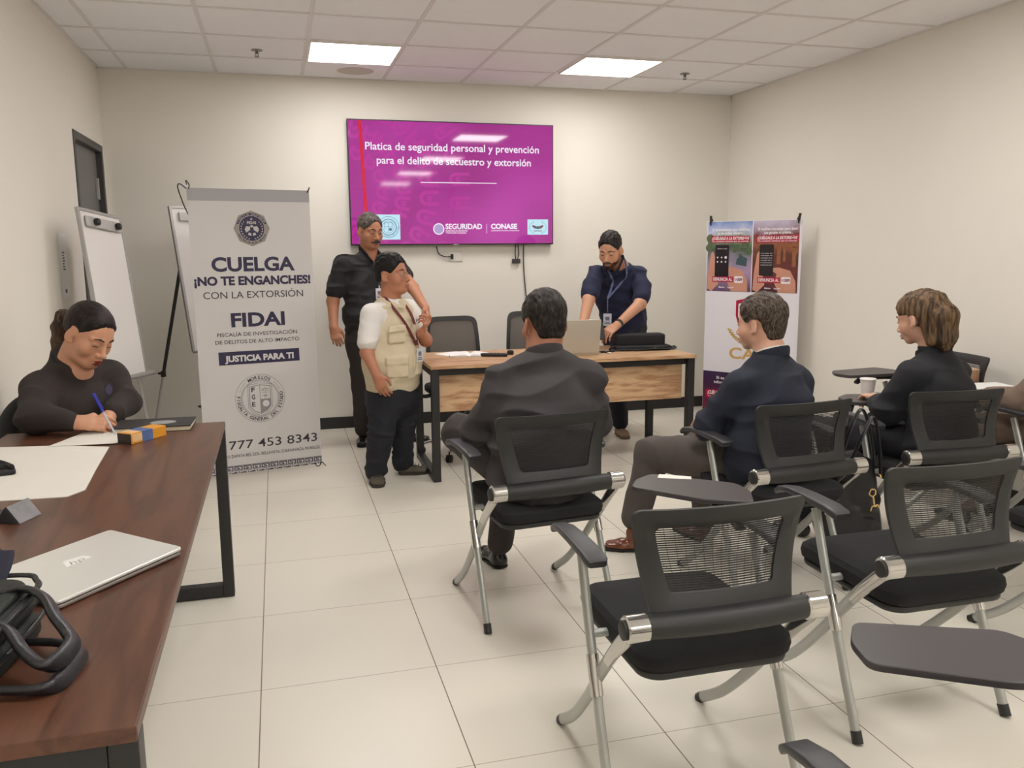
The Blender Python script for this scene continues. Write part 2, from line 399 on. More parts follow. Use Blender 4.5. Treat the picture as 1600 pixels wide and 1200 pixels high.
# ------------------------------------------------------------------ presenters' desk
def wood(name, c0, c1, axis='X', scale=1., rough=.4):
    m = bpy.data.materials.new(name); m.use_nodes = True; nt = m.node_tree; b = nt.nodes['Principled BSDF']; MATS[name] = m
    tc = nt.nodes.new('ShaderNodeTexCoord'); mp = nt.nodes.new('ShaderNodeMapping'); nt.links.new(tc.outputs['Object'], mp.inputs[0])
    mp.inputs['Scale'].default_value = {'X': (.35*scale, 3*scale, 3*scale), 'Y': (3*scale, .35*scale, 3*scale)}[axis]
    n = nt.nodes.new('ShaderNodeTexNoise'); n.inputs['Scale'].default_value = 3.5; n.inputs['Detail'].default_value = 4; n.inputs['Distortion'].default_value = .5
    nt.links.new(mp.outputs[0], n.inputs['Vector'])
    wv = nt.nodes.new('ShaderNodeMath'); wv.operation = 'MULTIPLY'; wv.inputs[1].default_value = 9.; nt.links.new(n.outputs['Fac'], wv.inputs[0])
    fr = nt.nodes.new('ShaderNodeMath'); fr.operation = 'PINGPONG'; fr.inputs[1].default_value = 1.; nt.links.new(wv.outputs[0], fr.inputs[0])
    n2 = nt.nodes.new('ShaderNodeTexNoise'); n2.inputs['Scale'].default_value = 60; n2.inputs['Detail'].default_value = 3; nt.links.new(mp.outputs[0], n2.inputs['Vector'])
    ad = nt.nodes.new('ShaderNodeMath'); ad.operation = 'MULTIPLY_ADD'; nt.links.new(n2.outputs['Fac'], ad.inputs[0]); ad.inputs[1].default_value = .5; nt.links.new(fr.outputs[0], ad.inputs[2])
    cr = nt.nodes.new('ShaderNodeValToRGB'); nt.links.new(ad.outputs[0], cr.inputs[0])
    cr.color_ramp.elements[0].position = .2; cr.color_ramp.elements[0].color = lin(c0); cr.color_ramp.elements[1].position = 1.15 if False else 1.; cr.color_ramp.elements[1].color = lin(c1)
    nt.links.new(cr.outputs[0], b.inputs['Base Color']); b.inputs['Roughness'].default_value = rough
    return m
walnut_light = wood('striped_light_walnut', (160, 116, 82), (204, 168, 130), 'X', 1.3, .45)
steel_blk = mat('black_powder_steel', (33, 32, 34), .42)
dx0, dx1, dy0, dy1, dz = .885, 2.690, 5.095, 5.795, .742
dk = empty('presenter_desk', ((dx0+dx1)/2, (dy0+dy1)/2, 0), 0, 'light striped wood desk with black steel frame in front of the screen wall', 'desk')
cx_, cyd = (dx0+dx1)/2, (dy0+dy1)/2
hw, hd = (dx1-dx0)/2, (dy1-dy0)/2
MB().box((-hw, -hd, dz-.022), (hw, hd, dz)).build('desk_top', walnut_light, dk, bevel=.0015)
MB().box((-hw+.06, -hd+.09, .435), (hw-.06, -hd+.108, .672)).build('modesty_panel', walnut_light, dk, bevel=.001)
for s in (-1, 1):
    x0, x1 = (s*(hw-.005), s*(hw-.055)); x0, x1 = min(x0, x1), max(x0, x1)
    f = MB().box((x0, -hd+.01, .002), (x1, -hd+.055, dz-.023)).box((x0, hd-.055, .002), (x1, hd-.01, dz-.023)).box((x0, -hd+.055, .002), (x1, hd-.055, .045)).box((x0, -hd+.055, dz-.065), (x1, hd-.055, dz-.023))
    f.build('leg_frame', steel_blk, dk, bevel=.003)
MB().box((-hw+.055, -hd+.05, dz-.068), (hw-.055, -hd+.09, dz-.023)).box((-hw+.055, hd-.11, dz-.068), (hw-.055, hd-.07, dz-.023)).build('top_rail', steel_blk, dk, bevel=.002)
MB().box((-.10, -hd+.25, .60), (.42, hd-.2, dz-.068)).build('cable_tray', steel_blk, dk, bevel=.002)

# items on the desk
def item(name, loc, rz, label, cat, group=None): return empty(name, loc, rz, label, cat, group)
alu = mat('laptop_aluminium', (192, 184, 170), .38, .25)
lt = item('laptop', (1.90, 5.33, dz), math.radians(-6), 'open silver laptop seen from the back on the striped wood desk', 'laptop')
MB().box((-.175, 0, 0), (.175, .24, .016)).build('base', alu, lt, bevel=.004)
Ml = Matrix.Translation((0, .0, .012)) @ Matrix.Rotation(math.radians(12), 4, 'X')
MB().box((-.175, -.006, 0), (.175, 0, .235), Ml).build('lid', alu, lt, bevel=.003)
MB().box((-.165, .0005, .012), (.165, .002, .225), Ml).build('display', black_pl, lt)
MB().box((-.15, .05, .016), (.15, .15, .018)).build('keyboard', black_pl, lt)
bag = item('laptop_bag', (2.47, 5.53, dz), math.radians(-6), 'low black fabric laptop bag lying at the right end of the striped desk', 'bag')
fab = mat('black_nylon', (27, 27, 30), .8, bump=.5, bscale=300)
mb = MB(); P = rrect(-.20, -.11, .21, .11, .05)
mb.prism(P, 0, .03); mb.build('bag_body', fab, bag, bevel=.012, bseg=3)
mb = MB(); mb.prism(rrect(-.185, -.03, .185, .10, .03), .025, .105); mb.build('bag_flap', fab, bag, bevel=.015, bseg=3)
MB().sweep(smooth_path([(-.2, -.05, .03), (-.24, -.1, .01), (-.1, -.13, .01), (.1, -.125, .012), (.22, -.1, .01), (.24, 0, .012)]), [(.016, .004)]*41, side=(0, 1, 0)).build('shoulder_strap', fab, bag, smooth=True)
MB().box((.06, -.118, .01), (.085, -.112, .03)).build('buckle', mat('brown_patch', (70, 56, 46), .6), bag)
nb = item('open_notebook', (1.235, 5.555, dz), math.radians(-14), 'open notebook with curled white pages at the left end of the striped desk', 'notebook')
mb = MB(); 
for s in (-1, 1):
    pr = [(0, .004), (s*.03, .018), (s*.07, .014), (s*.13, .006)]
    for i in range(3):
        (a0, h0), (a1, h1) = pr[i], pr[i+1]
        mb.add([(a0, -.09, h0), (a1, -.09, h1), (a1, .09, h1), (a0, .09, h0), (a0, -.09, 0), (a1, -.09, 0), (a1, .09, 0), (a0, .09, 0)], [(0,1,2,3),(7,6,5,4),(0,4,5,1),(1,5,6,2),(2,6,7,3),(3,7,4,0)])
mb.build('pages', pw, nb); MB().box((-.135, -.095, -.0), (.135, .095, .002)).build('cover', black_pl, nb)
t = tag(MB().box((-.10, -.07, 0), (.10, .07, .004)).build('paper_pad', pw, None, bevel=.001), 'small white paper pad at the left end of the desk, beside the open notebook', 'paper'); t.location = (1.13, 5.66, dz); t.rotation_euler.z = .5
rc = item('remote_control', (1.375, 5.44, dz), math.radians(-20), 'black handheld remote lying beside the open notebook on the desk', 'remote')
MB().box((-.09, -.022, 0), (.09, .022, .022)).build('remote_body', black_pl, rc, bevel=.006)
mb = MB(); [mb.lathe([(.005, .022), (.005, .0235)], 10, Matrix.Translation((-.06+.022*i, -.008+.016*j, 0))) for i in range(5) for j in range(2)]
mb.build('buttons', mat('grey_rubber', (70, 70, 72), .6), rc)
t = tag(MB().lathe([(.020, 0), (.024, .008), (.022, .026), (.012, .032)], 20).build('small_black_speaker', black_pl, None, smooth=True), 'tiny black round gadget on the desk between remote and laptop', 'gadget'); t.location = (1.505, 5.50, dz)
ks = item('key_bunch', (2.17, 5.36, dz), .3, 'small bunch of metal keys with ring on the desk right of the laptop', 'keys')
mb = MB(); mb.sweep([(.018*math.cos(a/12*6.283), .018*math.sin(a/12*6.283), .005) for a in range(12)], .0018, closed=True, n=6); mb.build('key_ring', mat('chrome', (215, 215, 215), .12, 1.), ks, smooth=True)
for k in range(3):
    Mk = Matrix.Rotation(2.2+k*.8, 4, 'Z'); MB().box((.018, -.009, .002), (.036, .009, .005), Mk).box((.036, -.003, .002), (.062, .004, .005), Mk).build('key', MATS['chrome'], ks)
MB().sweep(smooth_path([(-.12, -.01, .012), (-.06, .02, .012), (0, .01, .01), (.03, -.02, .01)]), .004).lathe([(.014, 0), (.016, .014), (.01, .018)], 12, Matrix.Translation((-.035, .03, 0))).build('key_fob', black_pl, ks, smooth=True)

# swivel chairs behind the desk
mesh_grey = mat('grey_mesh', (110, 104, 98), .8, bump=.4, bscale=600)
def office_chair(loc, rz, label):
    t = empty('swivel_chair', loc, rz, label, 'office chair', 'swivel chairs behind the desk')
    def pl(u, v): return Vector((u*(.205-.02*v), .02+.05*(v**2)-.03, .60+v*.37))
    mb = MB(); n = 26
    def ring(k, sc):
        a = k/n*2*math.pi; c, s = math.cos(a), math.sin(a)
        e = .28; u = math.copysign(abs(c)**e, c)*sc[0]; v = .5+.5*math.copysign(abs(s)**e, s)*sc[1]; return pl(u, v)
    vs = []; fs = []
    for k in range(n):
        o_ = ring(k, (1.02, 1.0)); i_ = ring(k, (.88, .84))
        vs += [o_+Vector((0, -.012, 0)), o_+Vector((0, .012, 0)), i_+Vector((0, .010, 0)), i_+Vector((0, -.010, 0))]
    for k in range(n):
        j = (k+1) % n
        for q in range(4): fs.append((k*4+q, j*4+q, j*4+(q+1) % 4, k*4+(q+1) % 4))
    mb.add(vs, fs); mb.build('backrest_frame', black_pl, t, smooth=True)
    mb = MB(); N = 24
    for q in (0, 1): mb.add([pl(-.9+1.8*(i % (N+1))/N, .07+.86*(i//(N+1))/N)+Vector((0, (-.002, .002)[q], 0)) for i in range((N+1)**2)], [((a), (a+1), (a+N+2), (a+N+1)) for r in range(N) for a in range(r*(N+1), r*(N+1)+N)])
    mb.build('back_mesh', mesh_grey, t, smooth=True)
    MB().sweep([(0, .03, .62), (0, .06, .50), (0, .0, .43), (0, -.1, .42)], (.03, .012), side=(1, 0, 0)).build('back_post', black_pl, t, smooth=True)
    mb = MB(); mb.prism(rrect(-.235, -.43, .235, .02, .09), .44, .50); mb.build('seat', mat('seat_black_fabric', (26, 26, 28), .9, bump=.4, bscale=500), t, bevel=.02, bseg=3)
    for s in (-1, 1):
        MB().sweep(smooth_path([(s*.2, -.2, .44), (s*.29, -.2, .44), (s*.30, -.2, .55), (s*.30, -.2, .66)]), .014).build('arm_support', black_pl, t, smooth=True)
        MB().prism(rrect(s*.30-.035, -.32, s*.30+.035, -.07, .03), .66, .685).build('armrest', black_pl, t, bevel=.006)
    MB().lathe([(.028, .11), (.028, .30), (.02, .30), (.02, .44)], 16, Matrix.Translation((0, -.2, 0))).build('gas_lift', black_pl, t, smooth=True)
    ch = MATS['chrome']
    for k in range(5):
        a = math.radians(k*72+20); dx, dy = math.cos(a), math.sin(a)
        MB().sweep([(0, -.2, .125), (dx*.12, -.2+dy*.12, .115), (dx*.29, -.2+dy*.29, .075)], [(.022, .016), (.018, .014), (.014, .010)], side=(-dy, dx, 0)).build('base_arm', ch, t, smooth=True)
        Mw = Matrix.Translation((dx*.29, -.2+dy*.29, .029)) @ Matrix.Rotation(a, 4, 'Z') @ Matrix.Rotation(math.pi/2, 4, 'X')
        MB().lathe([(.020, -.022), (.028, -.018), (.028, -.004), (.015, -.003), (.015, .003), (.028, .004), (.028, .018), (.020, .022)], 16, Mw).sweep([(dx*.29, -.2+dy*.29, .03), (dx*.29, -.2+dy*.29, .075)], .006).build('caster', black_pl, t, smooth=True)
    return t
office_chair((1.215, 6.02, 0), math.radians(4), 'grey mesh swivel chair behind the left part of the striped desk')
office_chair((1.90, 6.30, 0), math.radians(-8), 'black swivel chair behind the desk, mostly hidden by the man in the grey jacket')
# ------------------------------------------------------------------ banners
def cloth_panel(name, P, m, parent, wav=.004, nx=24, ny=40, th=.0012, seed=0):
    """P(u,v) -> point, thin sheet with real thickness and slight waviness"""
    mb = MB(); vs = []; 
    nrm = (P(1, 0)-P(0, 0)).cross(P(0, 1)-P(0, 0)).normalized()
    for q in (0, 1):
        for j in range(ny+1):
            for i in range(nx+1):
                u, v = i/nx, j/ny
                vs.append(P(u, v)-nrm*(th*q))
    K = (nx+1)*(ny+1); fs = []
    for j in range(ny):
        for i in range(nx):
            a = j*(nx+1)+i; fs.append((a, a+1, a+nx+2, a+nx+1)); fs.append((K+a, K+a+nx+1, K+a+nx+2, K+a+1))
    for i in range(nx):
        a = i; fs.append((a, K+a, K+a+1, a+1)); a = ny*(nx+1)+i; fs.append((a, a+1, K+a+1, K+a))
    for j in range(ny):
        a = j*(nx+1); fs.append((a, a+nx+1, K+a+nx+1, K+a)); a += nx; fs.append((a, K+a, K+a+nx+1, a+nx+1))
    mb.add(vs, fs); return mb.build(name, m, parent, smooth=True)
wire = mat('dark_wire', (44, 42, 42), .4, .6)
ban_g = mat('banner_vinyl_grey', (212, 208, 207), .5, noise=.015, nscale=4)
ban_top = mat('banner_band_grey', (166, 164, 168), .5, noise=.03, nscale=4)
navy = mat('banner_navy_print', (44, 38, 72), .5)
grey_pr = mat('banner_grey_print', (150, 146, 150), .5)
dark_pr = mat('banner_dark_print', (58, 54, 64), .5)
stone = mat('banner_stone_print', (150, 142, 134), .5)
paleb = mat('banner_pale_print', (216, 212, 212), .5)
bt = empty('extortion_hotline_banner', (-.15, 5.66, 0), 0, 'tall pale grey hotline banner reading CUELGA NO TE ENGANCHES, left of the standing men', 'banner')
BW, BH = .765, 1.812
bl = Vector((-.498, 5.585, .022)); br_ = Vector((.236, 5.735, .022))
bx = (br_-bl).normalized(); bn = bx.cross(Vector((0, 0, 1))).normalized()   # normal towards the room
lean = .02
bup = (Vector((0, 0, 1))-bn*lean*1.0).normalized(); bnn = bx.cross(bup).normalized()
MBn = orient(bl, bx, bnn)
MBl = bt.matrix_world.inverted() @ MBn if False else Matrix.Translation((.15, -5.66, 0)) @ MBn
BWr = (br_-bl).length
cloth_panel('banner_sheet', lambda u, v: MBl @ Vector((u*BWr, v*BH, 0)), ban_g, bt)
mb = MB(); mb.box((0, BH-.075, .0002), (BWr, BH+.001, .0010), MBl); mb.build('top_band', ban_top, bt)
def bxc(px): return px
I = MBl; Z1 = .0016
# pixel-like design coordinates of the sheet: x 0..1 across, y 0..1 from the bottom
def X_(u): return u*BWr
def Y_(v): return v*BH
sg = MB()
text(sg, 'CUELGA', X_(.155), X_(.845), Y_(.720), .082, Z1, I, bold=.035)
text(sg, '¡NO TE ENGANCHES!', X_(.010), X_(.975), Y_(.672), .050, Z1, I, bold=.045)
text(sg, 'FIDAI', X_(.285), X_(.735), Y_(.526), .082, Z1, I, bold=.035)
rect(sg, X_(.165), Y_(.392), X_(.845), Y_(.438), Z1, I)
build_lines(sg, 'navy_lettering', navy, bt)
sg = MB()
text(sg, 'CON LA EXTORSIÓN', X_(.075), X_(.905), Y_(.625), .042, Z1, I, bold=.002)
text(sg, 'FISCALÍA DE INVESTIGACIÓN', X_(.165), X_(.835), Y_(.492), .023, Z1, I, bold=.004)
text(sg, 'DE DELITOS DE ALTO IMPACTO', X_(.145), X_(.85), Y_(.466), .023, Z1, I, bold=.004)
text(sg, '777 453 8343', X_(.205), X_(.965), Y_(.088), .054, Z1, I, bold=.006)
text(sg, 'AV. EMILIANO ZAPATA 803, COL. BELLAVISTA, CUERNAVACA, MORELOS', X_(.02), X_(.985), Y_(.058), .019, Z1, I, bold=.0)
cxs, cys = X_(.488), Y_(.265)
for (ch, dy) in (('F', .048), ('G', .0), ('E', -.048)): text(sg, ch, cxs-.054, cxs-.032, cys+dy-.003, .028, Z1, I, bold=.025)
ring_text(sg, 'MORELOS', cxs, cys, .137, 122, 58, .020, Z1, I, bold=.02)
ring_text(sg, 'FISCALÍA GENERAL DEL ESTADO', cxs, cys, .137, 170, 374, .020, Z1, I, bold=.02, inside=True)
sg.build('dark_lettering', dark_pr, bt)
sg = MB(); text(sg, 'JUSTICIA PARA TI', X_(.215), X_(.795), Y_(.403), .036, Z1+.0006, I, bold=.045); build_lines(sg, 'white_lettering', paleb, bt)
sg = MB()
disc(sg, cxs, cys, .158, Z1, I, 60, .1555)
disc(sg, cxs, cys, .122, Z1, I, 60, .118); disc(sg, cxs, cys, .114, Z1, I, 60, .112)
def shield(sc): return [(-.066*sc, .078*sc), (0, .088*sc), (.066*sc, .078*sc), (.066*sc, -.05*sc), (.04*sc, -.082*sc), (0, -.10*sc), (-.04*sc, -.082*sc), (-.066*sc, -.05*sc)]
def outline(mb, pts, wd, cx, cy, z):
    n = len(pts)
    for i in range(n):
        a = Vector((*pts[i], 0)); b2 = Vector((*pts[(i+1) % n], 0)); d_ = (b2-a).normalized(); nn = Vector((-d_.y, d_.x, 0))*wd/2; a = a-d_*wd/2; b2 = b2+d_*wd/2
        poly(mb, [(cx+a.x-nn.x, cy+a.y-nn.y), (cx+b2.x-nn.x, cy+b2.y-nn.y), (cx+b2.x+nn.x, cy+b2.y+nn.y), (cx+a.x+nn.x, cy+a.y+nn.y)], z, I)
outline(sg, shield(1.15), .003, cxs, cys, Z1); outline(sg, shield(1.0), .005, cxs, cys, Z1)
rect(sg, cxs-.0015, cys-.097, cxs+.0015, cys+.086, Z1, I)
poly(sg, [(cxs, cys-.005), (cxs+.066, cys-.005), (cxs+.066, cys-.05), (cxs+.04, cys-.082), (cxs, cys-.1)], Z1, I)
rect(sg, cxs+.015, cys+.035, cxs+.052, cys+.038, Z1, I); rect(sg, cxs+.032, cys+.035, cxs+.035, cys+.070, Z1, I); rect(sg, cxs+.014, cys+.062, cxs+.053, cys+.065, Z1, I)
disc(sg, cxs+.018, cys+.052, .008, Z1, I, 12, .005); disc(sg, cxs+.049, cys+.052, .008, Z1, I, 12, .005)
disc(sg, cxs+.034, cys+.014, .009, Z1, I, 14, .005); rect(sg, cxs+.015, cys+.016, cxs+.053, cys+.019, Z1, I)
for a0, a1 in ((130, 160), (20, 50)): disc(sg, cxs, cys, .137, Z1, I, 10, .135, a0=a0, a1=a1)
sg.build('seal_lines', grey_pr, bt)
sg = MB(); disc(sg, cxs+.035, cys-.036, .022, Z1+.0006, I, 9); sg.build('seal_map', paleb, bt)
# top star emblem
cxe, cye = X_(.500), Y_(.866)
sg = MB(); pts = []
for k in range(16):
    a = math.radians(90+k*22.5); r = .112 if k % 2 == 0 else .103; pts.append((cxe+r*math.cos(a), cye+r*math.sin(a)))
poly(sg, pts, Z1, I); sg.build('badge_star', stone, bt)
sg = MB(); disc(sg, cxe, cye, .097, Z1+.0006, I, 30, .082, a0=18, a1=162); disc(sg, cxe, cye, .078, Z1+.0006, I, 48); 
ring_text(sg, 'DELITOS DE ALTO IMPACTO', cxe, cye, .089, 205, 335, .011, Z1+.0006, I, bold=.02, inside=True)
sg.build('badge_disc', navy, bt)
sg = MB(); text(sg, 'FIDAI', cxe-.028, cxe+.028, cye+.028, .017, Z1+.0012, I, bold=.03)
ring_text(sg, 'FISCALÍA DE INVESTIGACIÓN', cxe, cye, .0895, 157, 23, .009, Z1+.0012, I, bold=.01)
disc(sg, cxe, cye, .081, Z1+.0012, I, 40, .079)
st = []
for k in range(10):
    a = math.radians(90+k*36); r = .009 if k % 2 == 0 else .004; st.append((cxe+r*math.cos(a), cye+.058+r*math.sin(a)))
poly(sg, st, Z1+.0012, I)
for s in (-1, 1):
    for k in range(9):
        a = math.radians(-78+k*14.5); px, py = cxe+s*.064*math.cos(a), cye-.004+.062*math.sin(a); q = math.radians(-78+k*14.5+60)
        poly(sg, [(px, py), (px+s*.014*math.cos(q), py+.014*math.sin(q)), (px+s*.006*math.cos(q+.9), py+.010*math.sin(q+.9))], Z1+.0012, I)
    poly(sg, [(cxe+s*.008, cye+.012), (cxe+s*.034, cye+.014), (cxe+s*.044, cye-.006), (cxe+s*.036, cye-.026), (cxe+s*.012, cye-.010)], Z1+.0012, I)
    poly(sg, [(cxe+s*.006, cye-.03), (cxe+s*.02, cye-.026), (cxe+s*.026, cye-.04), (cxe+s*.004, cye-.046)], Z1+.0012, I)
disc(sg, cxe, cye+.014, .008, Z1+.0012, I, 12)
sg.build('badge_emblem', mat('banner_silver_print', (196, 190, 186), .5), bt)
# fret border
sg = MB(); n = 13; wq = BWr/n
for k in range(n):
    x = k*wq
    for (a0, b0, a1, b1) in ((.06, .42, .94, .52), (.06, .10, .16, .52), (.06, .0, .60, .10), (.50, .0, .60, .28), (.30, .20, .60, .30), (.84, .0, .94, .42), (.70, .0, .94, .10), (.30, .20, .38, .40)):
        rect(sg, x+a0*wq, .020+b0*.052, x+a1*wq, .020+b1*.052, Z1, I)
    rect(sg, x, .0, x+wq*.35, .008, Z1, I); rect(sg, x+wq*.5, .002, x+wq*.62, .010, Z1, I); rect(sg, x+wq*.7, .0, x+wq, .006, Z1, I)
rect(sg, 0, .049, BWr, .0515, Z1, I); rect(sg, 0, .0145, BWr, .0165, Z1, I)
sg.build('fret_border', navy, bt)
# wire stand
def P_(x, y, z=0): return MBl @ Vector((x, y, z))
MB().sweep(smooth_path([P_(.012, BH-.005, .002), P_(.016, BH+.02, .01), P_(.0, BH+.045, 0), P_(.006, BH+.02, -.01)], 6), .003, n=8).sweep(smooth_path([P_(.01, BH-.16, -.06), P_(-.015, BH-.10, -.05), P_(-.045, BH+.0, -.03), P_(-.035, BH+.025, -.02), P_(.0, BH+.0, -.02), P_(.02, BH-.02, -.01)], 6), .0035, n=8).build('wire_hook', wire, bt, smooth=True)
MB().sweep(smooth_path([P_(BWr-.012, BH-.012, .004), P_(BWr-.004, BH+.005, .01), P_(BWr+.004, BH+.02, 0)], 5), .004, n=8).build('wire_hook', wire, bt, smooth=True)
MB().sweep(smooth_path([P_(BWr-.05, .02, -.01), P_(BWr-.04, -.012, .01), P_(BWr-.02, -.012, .01), P_(BWr-.008, .01, .004), P_(BWr+.0, .01, -.01), P_(BWr+.018, -.016, .02)], 6), .003, n=8).build('wire_foot', wire, bt, smooth=True)
for (xa, xb) in ((.02, BWr-.02), (BWr-.02, .02)):
    MB().sweep([P_(xa, BH-.01, -.008), P_((xa+xb)/2, BH*.5, -.09), P_(xb, .02, -.02)], .004, n=8).build('stand_rod', wire, bt, smooth=True)
MB().sweep([P_(BWr/2, BH*.5, -.09), P_(BWr/2, -.015, -.55)], .005, n=8).build('stand_rod', wire, bt, smooth=True)

# second banner across the corner
b2 = empty('report_calls_banner', (3.60, 5.93, 0), 0, 'white banner with two phone pictures and DENUNCIA AL 089, across the right corner', 'banner')
l2 = Vector((3.375, 6.27, .03)); r2 = Vector((3.82, 5.63, .03)); x2 = (r2-l2).normalized(); n2 = x2.cross(Vector((0, 0, 1))).normalized()
W2 = (r2-l2).length; H2 = 1.625
M2 = Matrix.Translation((-3.60, -5.93, 0)) @ orient(l2, x2, n2); I = M2
white_v = mat('banner_white_vinyl', (232, 228, 234), .38, noise=.01)
cloth_panel('banner_sheet', lambda u, v: M2 @ Vector((u*W2, v*H2, 0)), white_v, b2)
def gradmat(name, stops, axis=2, lo=0, hi=1, nz=.25, ns=7.):
    """printed picture: colour stops along z plus blotches"""
    m = bpy.data.materials.new(name); m.use_nodes = True; nt = m.node_tree; b = nt.nodes['Principled BSDF']
    tc = nt.nodes.new('ShaderNodeTexCoord'); sp = nt.nodes.new('ShaderNodeSeparateXYZ'); nt.links.new(tc.outputs['Object'], sp.inputs[0])
    n = nt.nodes.new('ShaderNodeTexNoise'); n.inputs['Scale'].default_value = ns; n.inputs['Detail'].default_value = 6; nt.links.new(tc.outputs['Object'], n.inputs['Vector'])
    mr = nt.nodes.new('ShaderNodeMapRange'); mr.inputs['From Min'].default_value = lo; mr.inputs['From Max'].default_value = hi; nt.links.new(sp.outputs[axis], mr.inputs['Value'])
    ad = nt.nodes.new('ShaderNodeMath'); ad.operation = 'MULTIPLY_ADD'; nt.links.new(n.outputs['Fac'], ad.inputs[0]); ad.inputs[1].default_value = nz
    sb = nt.nodes.new('ShaderNodeMath'); sb.operation = 'SUBTRACT'; nt.links.new(mr.outputs[0], sb.inputs[0]); sb.inputs[1].default_value = nz/2; nt.links.new(sb.outputs[0], ad.inputs[2])
    cr = nt.nodes.new('ShaderNodeValToRGB'); nt.links.new(ad.outputs[0], cr.inputs[0])
    el = cr.color_ramp.elements
    while len(el) > 1: el.remove(el[0])
    el[0].position = stops[0][0]; el[0].color = lin(stops[0][1])
    for p, c in stops[1:]: e = el.new(p); e.color = lin(c)
    nt.links.new(cr.outputs[0], b.inputs['Base Color']); b.inputs['Roughness'].default_value = .4; return m
PH0, PH1 = H2-.555, H2-.004
zb0, zb1 = .03+PH0, .03+PH1
st1 = gradmat('street_print', [(0, (92, 62, 96)), (.3, (172, 146, 176)), (.5, (120, 120, 128)), (.62, (70, 84, 66)), (.75, (130, 150, 120)), (.86, (190, 196, 222)), (1, (104, 134, 196))], lo=zb0, hi=zb1, nz=.3, ns=9)
st2 = gradmat('market_print', [(0, (70, 32, 44)), (.3, (112, 52, 50)), (.5, (96, 52, 46)), (.65, (150, 92, 62)), (.78, (120, 62, 62)), (.9, (176, 160, 176)), (1, (196, 186, 206))], lo=zb0, hi=zb1, nz=.35, ns=10)
mb = MB(); rect(mb, .008, PH0, W2/2-.004, PH1, .0014, I); ph1 = mb.build('street_picture', st1, b2)
mb = MB(); rect(mb, W2/2+.004, PH0, W2-.02, PH1, .0014, I); ph2 = mb.build('market_picture', st2, b2)
skin_pr = mat('printed_skin', (204, 146, 124), .4, noise=.12, nscale=14); phone_pr = mat('printed_phone', (34, 24, 30), .4, noise=.3, nscale=12)
crim = mat('printed_crimson', (176, 22, 58), .4); crimd = mat('printed_dark_crimson', (120, 14, 44), .4); wpr = mat('printed_white', (236, 230, 234), .4)
def hand_pic(mb, x, s):
    # left fingers behind the phone and right hand tapping
    poly(mb, [(x+.012, PH0+.02), (x+.05, PH0+.0), (x+.11, PH0+.06), (x+.085, PH0+.16), (x+.075, PH0+.27), (x+.055, PH0+.32), (x+.04, PH0+.30), (x+.02, PH0+.16)], .0018, I)
    poly(mb, [(x+.22, PH0+.002), (x+.36, PH0+.002), (x+.355, PH0+.09), (x+.31, PH0+.17), (x+.22, PH0+.195), (x+.165, PH0+.19), (x+.16, PH0+.172), (x+.205, PH0+.145), (x+.185, PH0+.08)], .0018, I)
sg = MB()
for (x, y, r_) in ((.03, .40, .035), (.02, .33, .03), (.27, .33, .03), (.33, .36, .035), (.36, .30, .03), (.29, .27, .018), (.24, .31, .02)): disc(sg, x, PH0+y*1.05, r_, .0016, I, 9)
sg.build('printed_trees', mat('printed_green', (84, 100, 72), .4, noise=.5, nscale=40), ph1)
sg = MB(); poly(sg, [(.255, PH0+.215), (.345, PH0+.20), (.350, PH0+.262), (.30, PH0+.285), (.262, PH0+.26)], .0018, I); sg.build('printed_car', mat('printed_teal', (62, 84, 92), .4, noise=.4, nscale=60), ph1)
sg = MB()
for (x, y, w_, h_) in ((.20, .22, .03, .14), (.25, .24, .02, .16), (.32, .2, .03, .2), (.30, .34, .05, .02)): rect(sg, W2/2+x, PH0+y, W2/2+x+w_, PH0+y+h_, .0016, I)
sg.build('printed_stalls', mat('printed_ochre', (150, 96, 60), .4, noise=.6, nscale=50), ph2)
sg = MB(); hand_pic(sg, 0, 0); sg.build('printed_hands', skin_pr, ph1)
sg = MB(); hand_pic(sg, W2/2+.0, 0); sg.build('printed_hands', skin_pr, ph2)
sg = MB(); poly(sg, rrect(.075, PH0+.115, .195, PH0+.37, .012), .0022, I); sg.build('printed_phone', phone_pr, ph1)
sg = MB(); poly(sg, rrect(W2/2+.060, PH0+.13, W2/2+.175, PH0+.37, .012), .0022, I); sg.build('printed_phone', phone_pr, ph2)
sg = MB()
for x in (.035, W2/2+.03):
    poly(sg, rrect(x, PH0+.385, x+.335, PH0+.440, .012), .0024, I)
    rect(sg, x+.02, PH0+.075, x+.205, PH0+.118, .0024, I)
sg.build('crimson_plate', crim, b2)
sg = MB()
for i, (x, a_, c_) in enumerate(((.035, 'Si te amenazan por teléfono', 'o te piden dinero...'), (W2/2+.03, 'Si recibes mensajes para decir', 'que ganaste un premio...'))):
    text(sg, a_, x+.01, x+.33, PH1-.072, .020, .0026, I, bold=.03); text(sg, c_, x+.06, x+.29, PH1-.100, .020, .0026, I, bold=.03)
    text(sg, '¡CUÉLGALE A LA EXTORSIÓN!', x+.010, x+.325, PH0+.410, .021, .0028, I, bold=.04, shear=.15)
    text(sg, 'No contestes números que no conoces', x+.012, x+.322, PH0+.392, .011, .0028, I, bold=.02)
    text(sg, 'DENUNCIA AL', x+.028, x+.195, PH0+.085, .024, .0028, I, bold=.03)
    poly(sg, rrect(x+.212, PH0+.070, x+.285, PH0+.122, .01), .0026, I)
    text(sg, 'México', x+.08, x+.13, PH0+.028, .012, .0026, I, bold=.03); text(sg, 'Seguridad', x+.155, x+.21, PH0+.028, .011, .0026, I, bold=.02)
build_lines(sg, 'white_lettering', wpr, b2)
sg = MB()
for x in (.035, W2/2+.03): text(sg, '089', x+.236, x+.280, PH0+.086, .022, .003, I, bold=.03); disc(sg, x+.224, PH0+.096, .009, .003, I, 14, .005)
build_lines(sg, 'crimson_lettering', crimd, b2)
